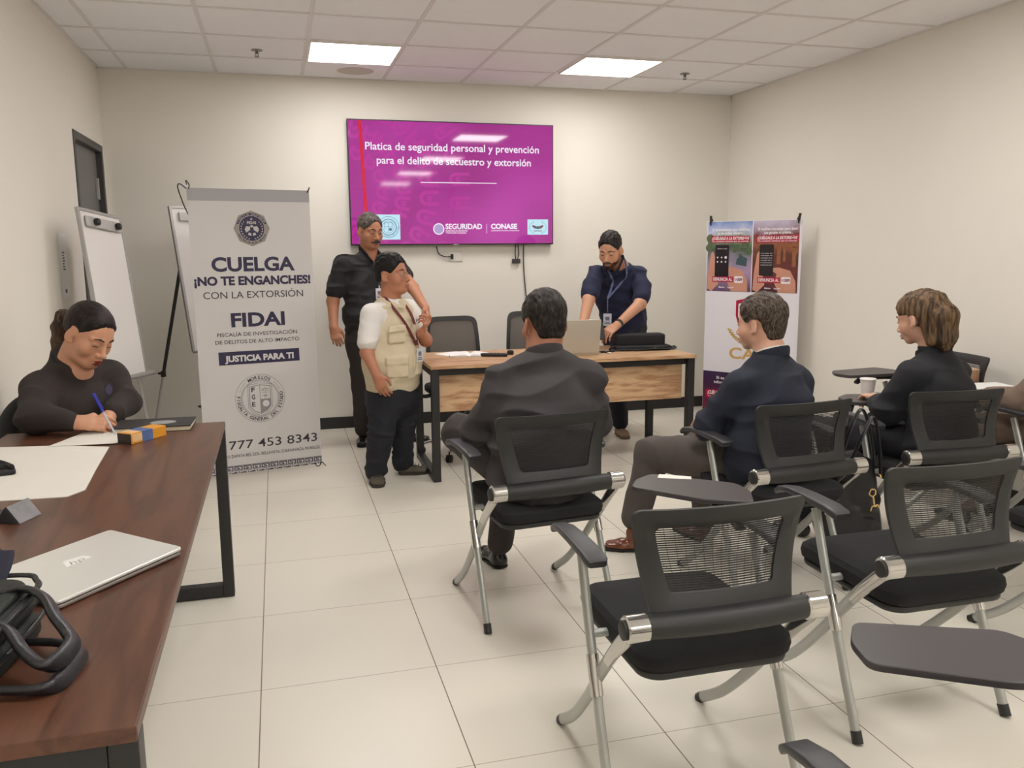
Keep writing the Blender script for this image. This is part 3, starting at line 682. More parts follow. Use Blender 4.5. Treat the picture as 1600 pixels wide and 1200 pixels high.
sg = MB()
for k in range(6): text(sg, 'mensaje de premio'[:10+k], W2/2+.072, W2/2+.165, PH0+.30-k*.018, .007, .003, I, bold=.01)
for j in range(2):
    for k in range(3): disc(sg, .098+k*.035, PH0+.27-j*.035, .007 if (k, j) != (2, 0) else .011, .003, I, 14)
text(sg, 'Número oculto', .095, .178, PH0+.335, .008, .003, I)
build_lines(sg, 'phone_print', wpr, b2)
# shield, laurel, initials
sg = MB(); sx, sy = .385, .86
def shp(k): return [(x*k+sx, y*k+sy) for x, y in ((0, .17), (.05, .155), (.115, .14), (.115, .02), (.085, -.07), (0, -.15), (-.085, -.07), (-.115, .02), (-.115, .14), (-.05, .155))]
poly(sg, shp(1.0)[::-1], .0016, I); sg.build('shield_edge', crim, b2)
sg = MB(); poly(sg, shp(.82)[::-1], .0020, I); sg.build('shield_white', wpr, b2)
sg = MB(); poly(sg, shp(.72)[::-1], .0024, I); sg.build('shield_core', mat('printed_red', (206, 34, 66), .4), b2)
gold = mat('printed_gold', (206, 164, 92), .4)
sg = MB(); text(sg, 'CAPI', .225, .56, .535, .085, .0018, I, bold=.02)
for s in (-1, 1):
    disc(sg, sx, .80, .16, .0018, I, 16, .156, a0=(200 if s < 0 else 280), a1=(260 if s < 0 else 340))
    for k in range(7):
        a = math.radians(-90+s*(12+k*8)); px, py = sx+.15*math.cos(a)*1.0, .83+.15*math.sin(a); q = math.radians(-90+s*(60+k*6))
        poly(sg, [(px, py), (px+.05*math.cos(q+.25), py+.02+.03*math.sin(q)), (px+.05*math.cos(q-.1), py-.002+.03*math.sin(q))], .0018, I)
build_lines(sg, 'gold_lettering', gold, b2)
low = gradmat('lower_print', [(0, (120, 40, 60)), (.4, (110, 36, 66)), (.75, (66, 34, 66)), (1, (58, 40, 76))], lo=.03, hi=.45, nz=.2, ns=5)
sg = MB(); rect(sg, .002, .0, W2-.006, .415, .0014, I); lp = sg.build('lower_picture', low, b2)
sg = MB(); text(sg, 'Si te llaman para pedir', .12, .48, .355, .022, .0022, I, bold=.02); text(sg, 'información personal,', .10, .42, .318, .022, .0022, I, bold=.02); text(sg, 'Tú', .20, .235, .282, .022, .0022, I, bold=.02)
text(sg, '¡CUÉLGALE A LA EXTORSIÓN!', .045, .40, .225, .026, .0026, I, bold=.04, shear=.1); text(sg, 'No contestes números que no conoces', .05, .40, .202, .012, .0026, I)
build_lines(sg, 'lower_lettering', wpr, lp)
sg = MB(); poly(sg, rrect(.03, .19, .42, .262, .015), .0020, I); sg.build('lower_plate', crim, lp)
for x in (.03, W2-.03):
    mb = MB(); mb.sweep([M2 @ Vector((x, H2-.01, .004)), M2 @ Vector((x+(.0 if x < .1 else .01), H2+.045, .004))], .010, n=8)
    mb.sweep([M2 @ Vector((x, H2-.03, .006)), M2 @ Vector((x, H2-.005, .006))], .006, n=6); mb.build('clip', black_pl, b2, smooth=True)
for (xa, xb) in ((.03, W2-.03), (W2-.03, .03)): MB().sweep([M2 @ Vector((xa, H2+.03, -.004)), M2 @ Vector(((xa+xb)/2, .9, -.05)), M2 @ Vector((xb, -.02, -.006))], .005, n=8).build('stand_rod', wire, b2, smooth=True)

# ------------------------------------------------------------------ flip charts
wb = mat('whiteboard', (232, 228, 226), .3, noise=.01, nscale=3); al = mat('aluminium_trim', (176, 174, 172), .4, .5)
def flip_chart(label, TL, TR, dn, hgt, legm, legs):
    """TL/TR: top corners of the board as seen from its face; dn: direction down the board"""
    TL, TR, dn = Vector(TL), Vector(TR), Vector(dn).normalized()
    base = (TL+TR)/2; t = empty('flip_chart_easel', (base.x, base.y, 0), 0, label, 'flip chart', 'flip chart easels in the left corner')
    off = Vector((-base.x, -base.y, 0))
    xx = (TR-TL).normalized(); nn = xx.cross(-dn).normalized(); wd = (TR-TL).length
    M = orient(TL+dn*hgt+off, xx, nn)
    MB().box((0, 0, -.012), (wd, hgt, 0), M).build('board', wb, t, bevel=.002)
    mb = MB()
    for (a, b_, c, d_) in ((-.008, -.008, .01, hgt+.008), (wd-.01, -.008, wd+.008, hgt+.008), (.01, hgt-.01, wd-.01, hgt+.008)): mb.box((a, b_, -.016), (c, d_, .004), M)
    mb.build('board_trim', al, t, bevel=.002)
    MB().box((.05, hgt-.095, .004), (wd-.04, hgt-.035, .018), M).build('paper_clamp', mat('clamp_grey', (188, 186, 184), .4, .2), t, bevel=.004)
    for x in (.15, wd-.12): MB().lathe([(.018, 0), (.021, .004), (.021, .02), (.015, .028)], 16, M @ Matrix.Translation((x, hgt-.065, .018))).build('clamp_knob', black_pl, t, smooth=True)
    MB().box((-.01, -.018, 0), (wd+.01, -.006, .06), M).box((-.01, -.018, .055), (wd+.01, .012, .06), M).build('pen_tray', al, t, bevel=.002)
    for (p, q) in legs:
        p, q = M @ Vector(p), Vector(q)+off; md = p.lerp(q, .62)
        MB().sweep([p, md], .012, n=12).build('leg', legm, t, smooth=True)
        MB().sweep([md, q], .008, n=10).lathe([(.012, -.0), (.014, .02), (.009, .03)], 10, Matrix.Translation((q.x, q.y, 0))).build('leg_extension', al, t, smooth=True)
        MB().lathe([(.018, -.02), (.018, .02)], 12, Matrix.Translation(md)).sweep([md, md+Vector((-.035, -.0, .005))], .008, n=8).build('leg_lock', black_pl, t, smooth=True)
    return t
flip_chart('white flip chart easel standing at the left wall in front of the grey door',
    (-1.045, 5.06, 1.690), (-.930, 5.62, 1.655), (.115, .02, -.94), .955, al,
    [((.08, .3, -.03), (-.93, 5.10, 0)), ((.50, .3, -.03), (-.79, 5.66, 0)), ((.28, .93, -.03), (-1.08, 5.40, 0))])
fc = flip_chart('white flip chart easel in the corner, partly hidden behind the pale grey banner',
    (-.700, 6.20, 1.745), (-.22, 6.55, 1.745), (.13, -.12, -.94), .98, steel_blk,
    [((.08, .25, -.03), (-.52, 6.05, 0)), ((.50, .25, -.03), (-.05, 6.42, 0)), ((.10, .80, -.03), (-.94, 6.42, 0))])
# ------------------------------------------------------------------ sculpting by distance fields (people, bags)
def V3(p): return np.array(p, np.float32)
def unit(v): v = np.asarray(v, float); return v/np.linalg.norm(v)
def frame(f, upv=(0, 0, 1)):
    """3x3 with columns right, forward, up"""
    f = unit(f); r = unit(np.cross(f, upv)); u = np.cross(r, f); return np.stack([r, f, u], 1)
def vnoise(P, s, seed=0):
    Q = P*s+seed*17.3; i = np.floor(Q).astype(np.int64); f = (Q-i).astype(np.float32); f = f*f*(3-2*f)
    def h(a, b, c):
        n = (a*73856093) ^ (b*19349663) ^ (c*83492791) ^ (seed*2654435761 & 0xffffffff)
        n = (n ^ (n >> 13))*1274126177 & 0x7fffffff
        return ((n ^ (n >> 16)) & 0xffff).astype(np.float32)/65535.
    x, y, z = i[..., 0], i[..., 1], i[..., 2]; r = 0
    for dx in (0, 1):
        wx = f[..., 0] if dx else 1-f[..., 0]
        for dy in (0, 1):
            wy = f[..., 1] if dy else 1-f[..., 1]
            for dz_ in (0, 1):
                wz = f[..., 2] if dz_ else 1-f[..., 2]
                r = r+wx*wy*wz*h(x+dx, y+dy, z+dz_)
    return r-.5
class Field:
    def __init__(s, h=.005): s.h = h; s.ops = []; s.post = []
    def _add(s, fn, lo, hi, k, op): s.ops.append((fn, np.asarray(lo, float), np.asarray(hi, float), k, op)); return s
    def ell(s, c, r, R=None, k=.01, op='u'):
        c = np.asarray(c, float); r = np.asarray(r, float); R_ = np.eye(3) if R is None else np.asarray(R); m = np.abs(R_)@r
        Rf = R_.astype(np.float32); cf = V3(c); rf = V3(r)
        def fn(P):
            q = (P-cf)@Rf; a = np.sqrt(((q/rf)**2).sum(-1)); b = np.sqrt(((q/(rf*rf))**2).sum(-1)); return a*(a-1)/np.maximum(b, 1e-6)
        return s._add(fn, c-m, c+m, k, op)
    def box(s, c, hf, r=.005, R=None, k=.004, op='u'):
        c = np.asarray(c, float); hf = np.asarray(hf, float); R_ = np.eye(3) if R is None else np.asarray(R); m = np.abs(R_)@hf
        Rf = R_.astype(np.float32); cf = V3(c); hh = V3(hf-r)
        def fn(P):
            q = np.abs((P-cf)@Rf)-hh; return np.sqrt((np.maximum(q, 0)**2).sum(-1))+np.minimum(q.max(-1), 0)-r
        return s._add(fn, c-m, c+m, k, op)
    def seg(s, a, b, ra, rb, k=.01, op='u', side=None):
        """tapered limb; ra, rb number or (w, d) with w measured along side"""
        a = np.asarray(a, float); b = np.asarray(b, float)
        ra = ra if isinstance(ra, tuple) else (ra, ra); rb = rb if isinstance(rb, tuple) else (rb, rb)
        m = max(*ra, *rb); t_ = b-a; L = max(np.linalg.norm(t_), 1e-6); t_ = t_/L
        if side is None: side = (1, 0, 0) if abs(t_[0]) < .8 else (0, 1, 0)
        sx = np.asarray(side, float); sx = unit(sx-t_*sx.dot(t_)); sy = np.cross(t_, sx)
        af, tf, xf, yf = V3(a), V3(t_), V3(sx), V3(sy)
        def fn(P):
            q = P-af; t = q@tf; u = np.clip(t/L, 0, 1); w_ = ra[0]+(rb[0]-ra[0])*u; d_ = ra[1]+(rb[1]-ra[1])*u; mn = np.minimum(w_, d_)
            x = (q@xf)/w_; y = (q@yf)/d_; e = (t-u*L)/mn
            g = np.sqrt(x*x+y*y+e*e); g2 = np.sqrt((x/w_)**2+(y/d_)**2+(e/mn)**2); return g*(g-1)/np.maximum(g2, 1e-6)
        return s._add(fn, np.minimum(a, b)-m, np.maximum(a, b)+m, k, op)
    def chain(s, pts, rs, k=.01, op='u', side=None):
        for i in range(len(pts)-1): s.seg(pts[i], pts[i+1], rs[i], rs[i+1], k if i == 0 else min(k, .02), op, side)
        return s
    def mesh(s):
        h = s.h; lo = np.min([o[1] for o in s.ops if o[4] == 'u'], 0)-3*h; hi = np.max([o[2] for o in s.ops if o[4] == 'u'], 0)+3*h
        n = np.ceil((hi-lo)/h).astype(int)+1
        ax = [(lo[i]+h*np.arange(n[i])).astype(np.float32) for i in range(3)]
        D = np.full(n, .08, np.float32)
        for fn, l, hh, k, op in s.ops:
            m = k+2.5*h
            i0 = np.clip(np.floor((l-m-lo)/h).astype(int), 0, n); i1 = np.clip(np.ceil((hh+m-lo)/h).astype(int)+1, 0, n)
            if (i1 <= i0).any(): continue
            P = np.stack(np.meshgrid(*[ax[q][i0[q]:i1[q]] for q in range(3)], indexing='ij'), -1)
            d = fn(P); S = tuple(slice(i0[q], i1[q]) for q in range(3)); C = D[S]
            if op == 'u': e = np.maximum(k-np.abs(C-d), 0)/max(k, 1e-6); D[S] = np.minimum(C, d)-e*e*k*.25
            elif op == 's': e = np.maximum(k-np.abs(C+d), 0)/max(k, 1e-6); D[S] = np.maximum(C, -d)+e*e*k*.25
        for fn in s.post:
            mk = np.abs(D) < .035; idx = np.argwhere(mk); P = (idx*h+lo).astype(np.float32)
            D[mk] = fn(P, D[mk])
        ins = D < 0
        # cells crossed by the surface
        c = np.zeros(np.array(D.shape)-1, np.uint8)
        for a in (0, 1):
            for b in (0, 1):
                for g_ in (0, 1): c += ins[a:a+c.shape[0], b:b+c.shape[1], g_:g_+c.shape[2]]
        cell = (c > 0) & (c < 8); idx = np.argwhere(cell); vid = np.full(c.shape, -1, np.int64); vid[cell] = np.arange(len(idx))
        acc = np.zeros((len(idx), 3)); cnt = np.zeros(len(idx)); I_, J_, K_ = idx.T
        E = [((a, b, 0), (a, b, 1)) for a in (0, 1) for b in (0, 1)]+[((a, 0, b), (a, 1, b)) for a in (0, 1) for b in (0, 1)]+[((0, a, b), (1, a, b)) for a in (0, 1) for b in (0, 1)]
        for p, q in E:
            d0 = D[I_+p[0], J_+p[1], K_+p[2]]; d1 = D[I_+q[0], J_+q[1], K_+q[2]]; mk = (d0 < 0) != (d1 < 0)
            t = np.where(mk, d0/np.where(mk, d0-d1, 1), 0)
            for ax_ in range(3): acc[:, ax_] += mk*(p[ax_]+(q[ax_]-p[ax_])*t)
            cnt += mk
        V = lo+h*(idx+acc/cnt[:, None]); F = []
        for ax_ in range(3):
            sl0 = [slice(None)]*3; sl1 = [slice(None)]*3; sl0[ax_] = slice(0, -1); sl1[ax_] = slice(1, None)
            A = ins[tuple(sl0)]; B = ins[tuple(sl1)]; e = np.argwhere(A != B); u, v = [(1, 2), (2, 0), (0, 1)][ax_]
            e = e[(e[:, u] > 0) & (e[:, v] > 0)]
            e = e[(e[:, 0] < c.shape[0]) & (e[:, 1] < c.shape[1]) & (e[:, 2] < c.shape[2])]
            fl = A[e[:, 0], e[:, 1], e[:, 2]]; du = np.zeros(3, int); dv = np.zeros(3, int); du[u] = 1; dv[v] = 1
            q = [vid[tuple((e-du-dv).T)], vid[tuple((e-dv).T)], vid[tuple(e.T)], vid[tuple((e-du).T)]]
            Q = np.stack(q, 1); Q[~fl] = Q[~fl][:, ::-1]; F.append(Q)
        F = np.concatenate(F); F = F[(F >= 0).all(1)]
        # light smoothing
        for lam in (.5, -.52, .5):
            S_ = np.zeros_like(V); cn = np.zeros(len(V))
            for a, b in ((0, 1), (1, 2), (2, 3), (3, 0)):
                np.add.at(S_, F[:, a], V[F[:, b]]); np.add.at(cn, F[:, a], 1); np.add.at(S_, F[:, b], V[F[:, a]]); np.add.at(cn, F[:, b], 1)
            V = V+lam*(S_/np.maximum(cn, 1)[:, None]-V)
        return V, F
    def build(s, name, m, parent, origin=(0, 0, 0)):
        V, F = s.mesh(); V = V-np.asarray(origin)
        me = bpy.data.meshes.new(name); me.vertices.add(len(V)); me.vertices.foreach_set('co', V.astype(np.float32).ravel())
        me.loops.add(F.size); me.loops.foreach_set('vertex_index', F.astype(np.int32).ravel())
        me.polygons.add(len(F)); me.polygons.foreach_set('loop_start', np.arange(0, F.size, 4, dtype=np.int32)); me.polygons.foreach_set('loop_total', np.full(len(F), 4, np.int32))
        me.update(calc_edges=True); me.validate(); o = link(name, me, m, parent); me.shade_smooth(); return o

# ---- head ---------------------------------------------------------------
class Head:
    def __init__(s, c, f, roll=0, sc=1., upv=(0, 0, 1)):
        s.c = np.asarray(c, float); R = frame(f, upv)
        if roll:
            a = math.radians(roll); r, ff, u = R.T; R = np.stack([r*math.cos(a)-u*math.sin(a), ff, u*math.cos(a)+r*math.sin(a)], 1)
        s.R = R; s.sc = sc
    def w(s, p): return s.c+s.R@(np.asarray(p, float)*s.sc)
    def ell(s, F, p, r, k=.01, op='u', rot=None):
        R = s.R if rot is None else s.R@rot
        F.ell(s.w(p), np.asarray(r)*s.sc, R, k*s.sc, op)
    def seg(s, F, a, b, ra, rb, k=.01, op='u', side=None):
        q = lambda r: tuple(x*s.sc for x in r) if isinstance(r, tuple) else r*s.sc
        F.seg(s.w(a), s.w(b), q(ra), q(rb), k*s.sc, op, None if side is None else s.R@np.asarray(side, float))
    def loc(s, P): return ((P-s.c)@s.R)/s.sc
def rotx(a): a = math.radians(a); return np.array([[1, 0, 0], [0, math.cos(a), -math.sin(a)], [0, math.sin(a), math.cos(a)]])
def rotz(a): a = math.radians(a); return np.array([[math.cos(a), -math.sin(a), 0], [math.sin(a), math.cos(a), 0], [0, 0, 1]])
def roty(a): a = math.radians(a); return np.array([[math.cos(a), 0, math.sin(a)], [0, 1, 0], [-math.sin(a), 0, math.cos(a)]])
def add_head(F, H, fat=0., female=False, face=True):
    H.ell(F, (0, -.020, .034), (.074, .094, .082), .012)
    H.ell(F, (0, .022, .010), (.064, .066, .080), .02)
    jw = .054+.010*fat-(.004 if female else 0)
    H.ell(F, (0, .022, -.050), (jw, .060, .056), .03)
    H.ell(F, (0, .066, -.092), (.022+.006*fat, .020, .018), .025)
    for s in (-1, 1): H.ell(F, (s*.040, .050, -.032), (.024+.006*fat, .026, .030), .02)
    if fat > .4: H.ell(F, (0, .030, -.092), (.045, .045, .028), .03)
    for s in (-1, 1):
        # ear
        R = roty(s*-8)@rotz(s*22)@rotx(-8)
        H.ell(F, (s*.077, -.012, -.010), (.0065, .017, .031), .006, rot=R)
        H.ell(F, (s*.084, -.008, -.006), (.0045, .009, .017), .004, 's', rot=R)
        H.ell(F, (s*.074, .000, -.034), (.006, .009, .010), .006, rot=R)
    if not face: return
    # brow, eye sockets, lids
    for s in (-1, 1):
        H.seg(F, (s*.012, .083, .018), (s*.048, .066, .018), .008, .007, .010)
        H.ell(F, (s*.031, .096, .000), (.017, .016, .0115), .010, 's')
        H.ell(F, (s*.031, .0715, .000), (.0155, .0150, .0125), .004)
    H.seg(F, (0, .080, .008), (0, .102, -.034), .0085, .0115, .012)
    H.ell(F, (0, .106, -.036), (.0105, .0105, .0095), .008)
    for s in (-1, 1):
        H.ell(F, (s*.0135, .094, -.040), (.0080, .0105, .0078), .006)
        H.ell(F, (s*.007, .100, -.0475), (.0042, .006, .003), .003, 's')
    H.ell(F, (0, .076, -.062), (.026, .020, .020), .015)
    H.ell(F, (0, .0955, -.0640), (.021, .0075, .0052), .004)
    H.ell(F, (0, .0940, -.0755), (.018, .0080, .0060), .004)
    H.ell(F, (0, .100, -.0695), (.022, .008, .0014), .003, 's')
def head_extras(H, parent, org, lip_col=(160, 92, 84), brow_col=(34, 26, 24), gaze=-.3, brow=True, open_=.6, name=''):
    """lips, brows and eyes as small meshes; gaze<0 looks down"""
    F = Field(.0016); H.ell(F, (0, .0963, -.0640), (.0200, .0076, .0050), .003); H.ell(F, (0, .0948, -.0755), (.0175, .0080, .0056), .003); H.ell(F, (0, .101, -.0697), (.0205, .009, .0009), .002, 's')
    F.build('lips', mat('lips_%d_%d_%d' % lip_col, lip_col, .45, sss=.1), parent, org)
    for s in (-1, 1):
        if brow:
            F = Field(.0016); H.seg(F, (s*.013, .0900, .0205), (s*.030, .0865, .0265), (.0028, .0035), (.0026, .0032), .004); H.seg(F, (s*.030, .0865, .0265), (s*.049, .0720, .0205), (.0026, .0032), .0016, .004)
            F.build('eyebrow', mat('brow_%d_%d_%d' % brow_col, brow_col, .8), parent, org)
        if open_ > 0:
            ez = -.002-.0035*(1-open_)
            F = Field(.0012); H.ell(F, (s*.031, .0790, ez), (.0125, .0088, .0046*open_+.0008), .001)
            e = F.build('eye', mat('eye_white', (214, 206, 200), .25), parent, org)
            F = Field(.0010); H.ell(F, (s*.031+.001, .0842, ez+gaze*.003), (.0048, .0042, .0042*open_+.0006), .001)
            F.build('iris', mat('eye_dark', (34, 22, 18), .2), e, org)
        F = Field(.0012)
        lz = .0030*open_-.004*(1-open_)
        H.seg(F, (s*.0185, .0840, lz-.002), (s*.031, .0882, lz), .0011, .0014, .002); H.seg(F, (s*.031, .0882, lz), (s*.0455, .0790, lz-.002), .0014, .0012, .002)
        F.build('eyelashes', mat('lash_dark', (30, 20, 18), .7), parent, org)
# ---- hand ---------------------------------------------------------------
def add_hand(F, wr, fdir, back, side, curl=.35, sc=1., spread=1., thumb=.5, fingers=None, wr_r=.026):
    """wr wrist; fdir where the fingers point; back = outward normal of the back of the hand; side +1: thumb on the right of (fdir, back)"""
    R = frame(fdir, back)          # right, forward, up(back)
    w_ = lambda p: np.asarray(wr)+R@(np.asarray(p, float)*sc)
    F.seg(w_((0, -.02, 0)), w_((0, .03, 0)), (wr_r*sc, wr_r*.72*sc), (.034*sc, .016*sc), .015*sc, side=R[:, 0])
    F.seg(w_((0, .03, 0)), w_((0, .078, 0)), (.034*sc, .015*sc), (.038*sc, .012*sc), .012*sc, side=R[:, 0])
    L = [(.040, .024, .019), (.044, .028, .021), (.041, .026, .020), (.032, .019, .017)]
    for i in range(4):
        x = side*(.030-.0195*i)*1.0; y0 = .086-(.004 if i in (0, 2) else 0)-(.010 if i == 3 else 0); c = curl if fingers is None else fingers[i]
        a = 0.12; p = np.array((x, y0, .001)); r = [.0092, .0082, .0076, .0066] if i < 3 else [.0080, .0072, .0068, .0058]
        sp = side*(1.5-i)*.05*spread
        pts = [p-np.array((0, .015, 0)), p]
        for j in range(3):
            a += c*(1.15 if j == 0 else 1.35 if j == 1 else .8); d_ = np.array((sp*(1-c*.5), math.cos(a), -math.sin(a))); d_ /= np.linalg.norm(d_); p = p+d_*L[i][j]; pts.append(p)
        P = [w_(q) for q in pts]
        for j in range(4): F.seg(P[j], P[j+1], r[max(j-1, 0)]*sc, r[j]*sc, .004*sc if j else .008*sc)
    t0 = np.array((side*.020, .012, -.004)); t1 = t0+np.array((side*.026, .026, -.010)); t2 = t1+np.array((side*(.016-.022*thumb), .028, -.010-.012*thumb)); t3 = t2+np.array((side*(.006-.020*thumb), .023, -.006-.008*thumb))
    F.seg(w_(t0), w_(t1), .016*sc, .0125*sc, .012*sc); F.seg(w_(t1), w_(t2), .0120*sc, .0098*sc, .005*sc); F.seg(w_(t2), w_(t3), .0096*sc, .0080*sc, .004*sc)
# ---- hair ---------------------------------------------------------------
def hair_material(name, c0, c1, scale=(90, 14, 14)):
    if name in MATS: return MATS[name]
    m = bpy.data.materials.new(name); m.use_nodes = True; MATS[name] = m; nt = m.node_tree; b = nt.nodes['Principled BSDF']
    tc = nt.nodes.new('ShaderNodeTexCoord'); mp = nt.nodes.new('ShaderNodeMapping'); mp.inputs['Scale'].default_value = scale; nt.links.new(tc.outputs['Object'], mp.inputs[0])
    n = nt.nodes.new('ShaderNodeTexNoise'); n.inputs['Scale'].default_value = 2.2; n.inputs['Detail'].default_value = 6; n.inputs['Distortion'].default_value = .6; nt.links.new(mp.outputs[0], n.inputs['Vector'])
    cr = nt.nodes.new('ShaderNodeValToRGB'); cr.color_ramp.elements[0].position = .38; cr.color_ramp.elements[0].color = lin(c0); cr.color_ramp.elements[1].position = .68; cr.color_ramp.elements[1].color = lin(c1)
    nt.links.new(n.outputs['Fac'], cr.inputs[0]); nt.links.new(cr.outputs[0], b.inputs['Base Color'])
    bp = nt.nodes.new('ShaderNodeBump'); bp.inputs['Strength'].default_value = .7; bp.inputs['Distance'].default_value = .003; nt.links.new(n.outputs['Fac'], bp.inputs['Height']); nt.links.new(bp.outputs[0], b.inputs['Normal'])
    b.inputs['Roughness'].default_value = .5; b.inputs['Specular IOR Level'].default_value = .22; return m
def short_hair(H, parent, org, m, t=.008, fade=.004, tuft=.004, top=.012, hairline=.070, recede=0., nape=-.055, seed=1, streak=(60, 9, 25), h=.0032):
    F = Field(h)
    H.ell(F, (0, -.020, .036), (.074+t, .094+t, .082+top), .01)
    H.ell(F, (0, .020, .030), (.064+t, .068+t*.8, .070+top), .02)
    H.seg(F, (0, -.070, -.02), (0, -.060, nape-.015), (.058+t*.5, .030+t*.5), (.048, .024), .02, side=(1, 0, 0))
    def post(P, d):
        q = H.loc(P); x, y, z = q[:, 0], q[:, 1], q[:, 2]
        line = hairline-recede*np.maximum(0, 1-np.abs(np.abs(x)-.045)/.03)*.03
        front = (y-.0)*.15+(line-.0)-z-(x*x)*3.0*0          # keep above the hairline in front
        A = np.where(y > .02, line-z-np.clip(.0-(y-.07), 0, .05)*0+np.clip((.085-y), 0, .09)*-1.05*0, -1.)
        line = line-(x/.05)**2*.009; sl = -.004+(line+.004)*np.clip((y-.034)/.038, 0, 1)
        A = np.maximum((sl-z)*.8, np.where((np.abs(x) > .05) & (z < .02), .024-np.hypot(y+.010, (z+.012)/1.3), -1.))
        B = np.where(y < .018, np.maximum(y-.012, -.2), .1); # behind the ear line
        ear = np.sqrt(((y+.010)/1.)**2+((z+.012)/1.3)**2)-.024
        ear = np.where(np.abs(x) > .05, -ear, -1.)
        C = nape+.02*0-z+np.clip((y+.09), 0, .1)*.25
        B = np.maximum(np.maximum(y-.006, C), ear)
        keep = np.minimum(A, B)
        n_ = vnoise(q, 1., seed)*0
        n_ = vnoise(q*np.array(streak, np.float32), 1., seed)*.0045
        n_ = n_+fade*np.clip((np.abs(x)-.045)/.03, 0, 1)*np.clip((.045-z)/.06, 0, 1)+vnoise(q*np.array((110, 45, 60), np.float32), 1., seed+3)*tuft*1.6*np.clip(z/.07, 0, 1)
        n_ = n_+(t+.004)*np.clip((keep+.016)/.016, 0, 1)**1.5
        return np.maximum(d+n_, keep+vnoise(q*np.array((160, 60, 60), np.float32), 1., seed+7)*.009)
    F.post.append(post); return F.build('hair', m, parent, org)
def wrinkle(amp=.006, s=(9, 9, 16), seed=3, fine=.35):
    s = np.array(s, np.float32)
    def fn(P, d):
        w_ = vnoise(P*s*.6, 1, seed+5)*1.3
        n = vnoise(P*s+w_[:, None], 1, seed); r = 1-np.abs(n)*3.2
        n2 = vnoise(P*s*2.3+w_[:, None], 1, seed+1)
        return d-amp*(np.clip(r, -.2, 1)-.3)*1.5-amp*fine*1.8*n2
    return fn
SK = {'a': mat('skin_warm_brown', (186, 128, 98), .5, sss=.12, noise=.05, nscale=30), 'b': mat('skin_tan', (176, 118, 90), .5, sss=.12, noise=.05, nscale=30),
      'c': mat('skin_light_tan', (204, 152, 122), .5, sss=.12, noise=.04, nscale=30), 'd': mat('skin_fair', (208, 160, 136), .5, sss=.12, noise=.05, nscale=30)}
def cloth(name, col, rough=.85, bump=.35, scale=500, noise=.06, sheen=0.): return mat(name, col, rough, noise=noise, nscale=12, bump=bump, bscale=scale, sheen=sheen)
def person(label, base): return empty('person', base, 0, label, 'person')
def shoe(F, heel, toe, sc=1., up_=.055):
    """ankle side at heel, pointing to toe"""
    heel = np.asarray(heel, float); toe = np.asarray(toe, float); d_ = unit(toe-heel); sd = np.cross(d_, (0, 0, 1))
    L = np.linalg.norm(toe-heel)
    F.seg(heel+d_*.03+(0, 0, .030), heel+d_*(L*.55)+(0, 0, .028), (.034*sc, .030), (.044*sc, .027), .01, side=sd)
    F.seg(heel+d_*(L*.55)+(0, 0, .027), toe-d_*.035+(0, 0, .024), (.044*sc, .026), (.036*sc, .020), .015, side=sd)
    F.seg(heel+d_*.045+(0, 0, .035), heel+d_*.06+(0, 0, up_+.035), (.034*sc, .040), (.033*sc, .036), .02, side=sd)
    def post(P, d): return np.maximum(d, .004-P[:, 2]+0*d)
    F.post.append(post)
def sole(heel, toe, parent, org, m, sc=1.):
    heel = np.asarray(heel, float); toe = np.asarray(toe, float); d_ = unit(toe-heel); sd = np.cross(d_, (0, 0, 1)); L = np.linalg.norm(toe-heel)
    F = Field(.004); F.seg(heel+d_*.03+(0, 0, .012), heel+d_*(L*.55)+(0, 0, .012), (.037*sc, .03), (.047*sc, .03), .01, side=sd); F.seg(heel+d_*(L*.55)+(0, 0, .012), toe-d_*.035+(0, 0, .012), (.047*sc, .03), (.039*sc, .03), .01, side=sd)
    F.post.append(lambda P, d: np.maximum(np.maximum(d, .001-P[:, 2]), P[:, 2]-.014)); F.build('sole', m, parent, org)
# ------------------------------------------------------------------ long brown table at the left
tb_top = wood('brown_laminate', (76, 47, 35), (100, 65, 49), 'Y', .8, .33)
edge_m = mat('worn_edge', (112, 92, 84), .5, noise=.15, nscale=20)
tx0, tx1, ty0, ty1, tz = -1.05, -.238, 1.285, 3.655, .752
lt_ = empty('long_table', ((tx0+tx1)/2, (ty0+ty1)/2, 0), 0, 'long dark brown laminate table with black steel legs along the left wall', 'table')
hx, hy = (tx1-tx0)/2, (ty1-ty0)/2
MB().box((-hx, -hy, tz-.026), (hx, hy, tz)).build('table_top', tb_top, lt_, bevel=.002)
MB().box((hx-.0005, -hy+.003, tz-.022), (hx+.0012, hy-.003, tz-.003)).build('edge_band', edge_m, lt_)
for s in (-1, 1):
    y0, y1 = s*(hy-.0), s*(hy-.05); y0, y1 = min(y0, y1), max(y0, y1)
    if s < 0: y0 += .012; y1 += .012
    MB().box((-hx+.02, y0, .002), (-hx+.065, y1, tz-.027)).box((hx-.045, y0, .002), (hx-.0, y1, tz-.027)).box((-hx+.065, y0, .002), (hx-.045, y1, .055)).box((-hx+.065, y0, tz-.075), (hx-.045, y1, tz-.027)).build('leg_frame', steel_blk, lt_, bevel=.003)
for x in (-hx+.06, hx-.12): MB().box((x, -hy+.06, tz-.07), (x+.04, hy-.05, tz-.027)).build('side_rail', steel_blk, lt_, bevel=.002)
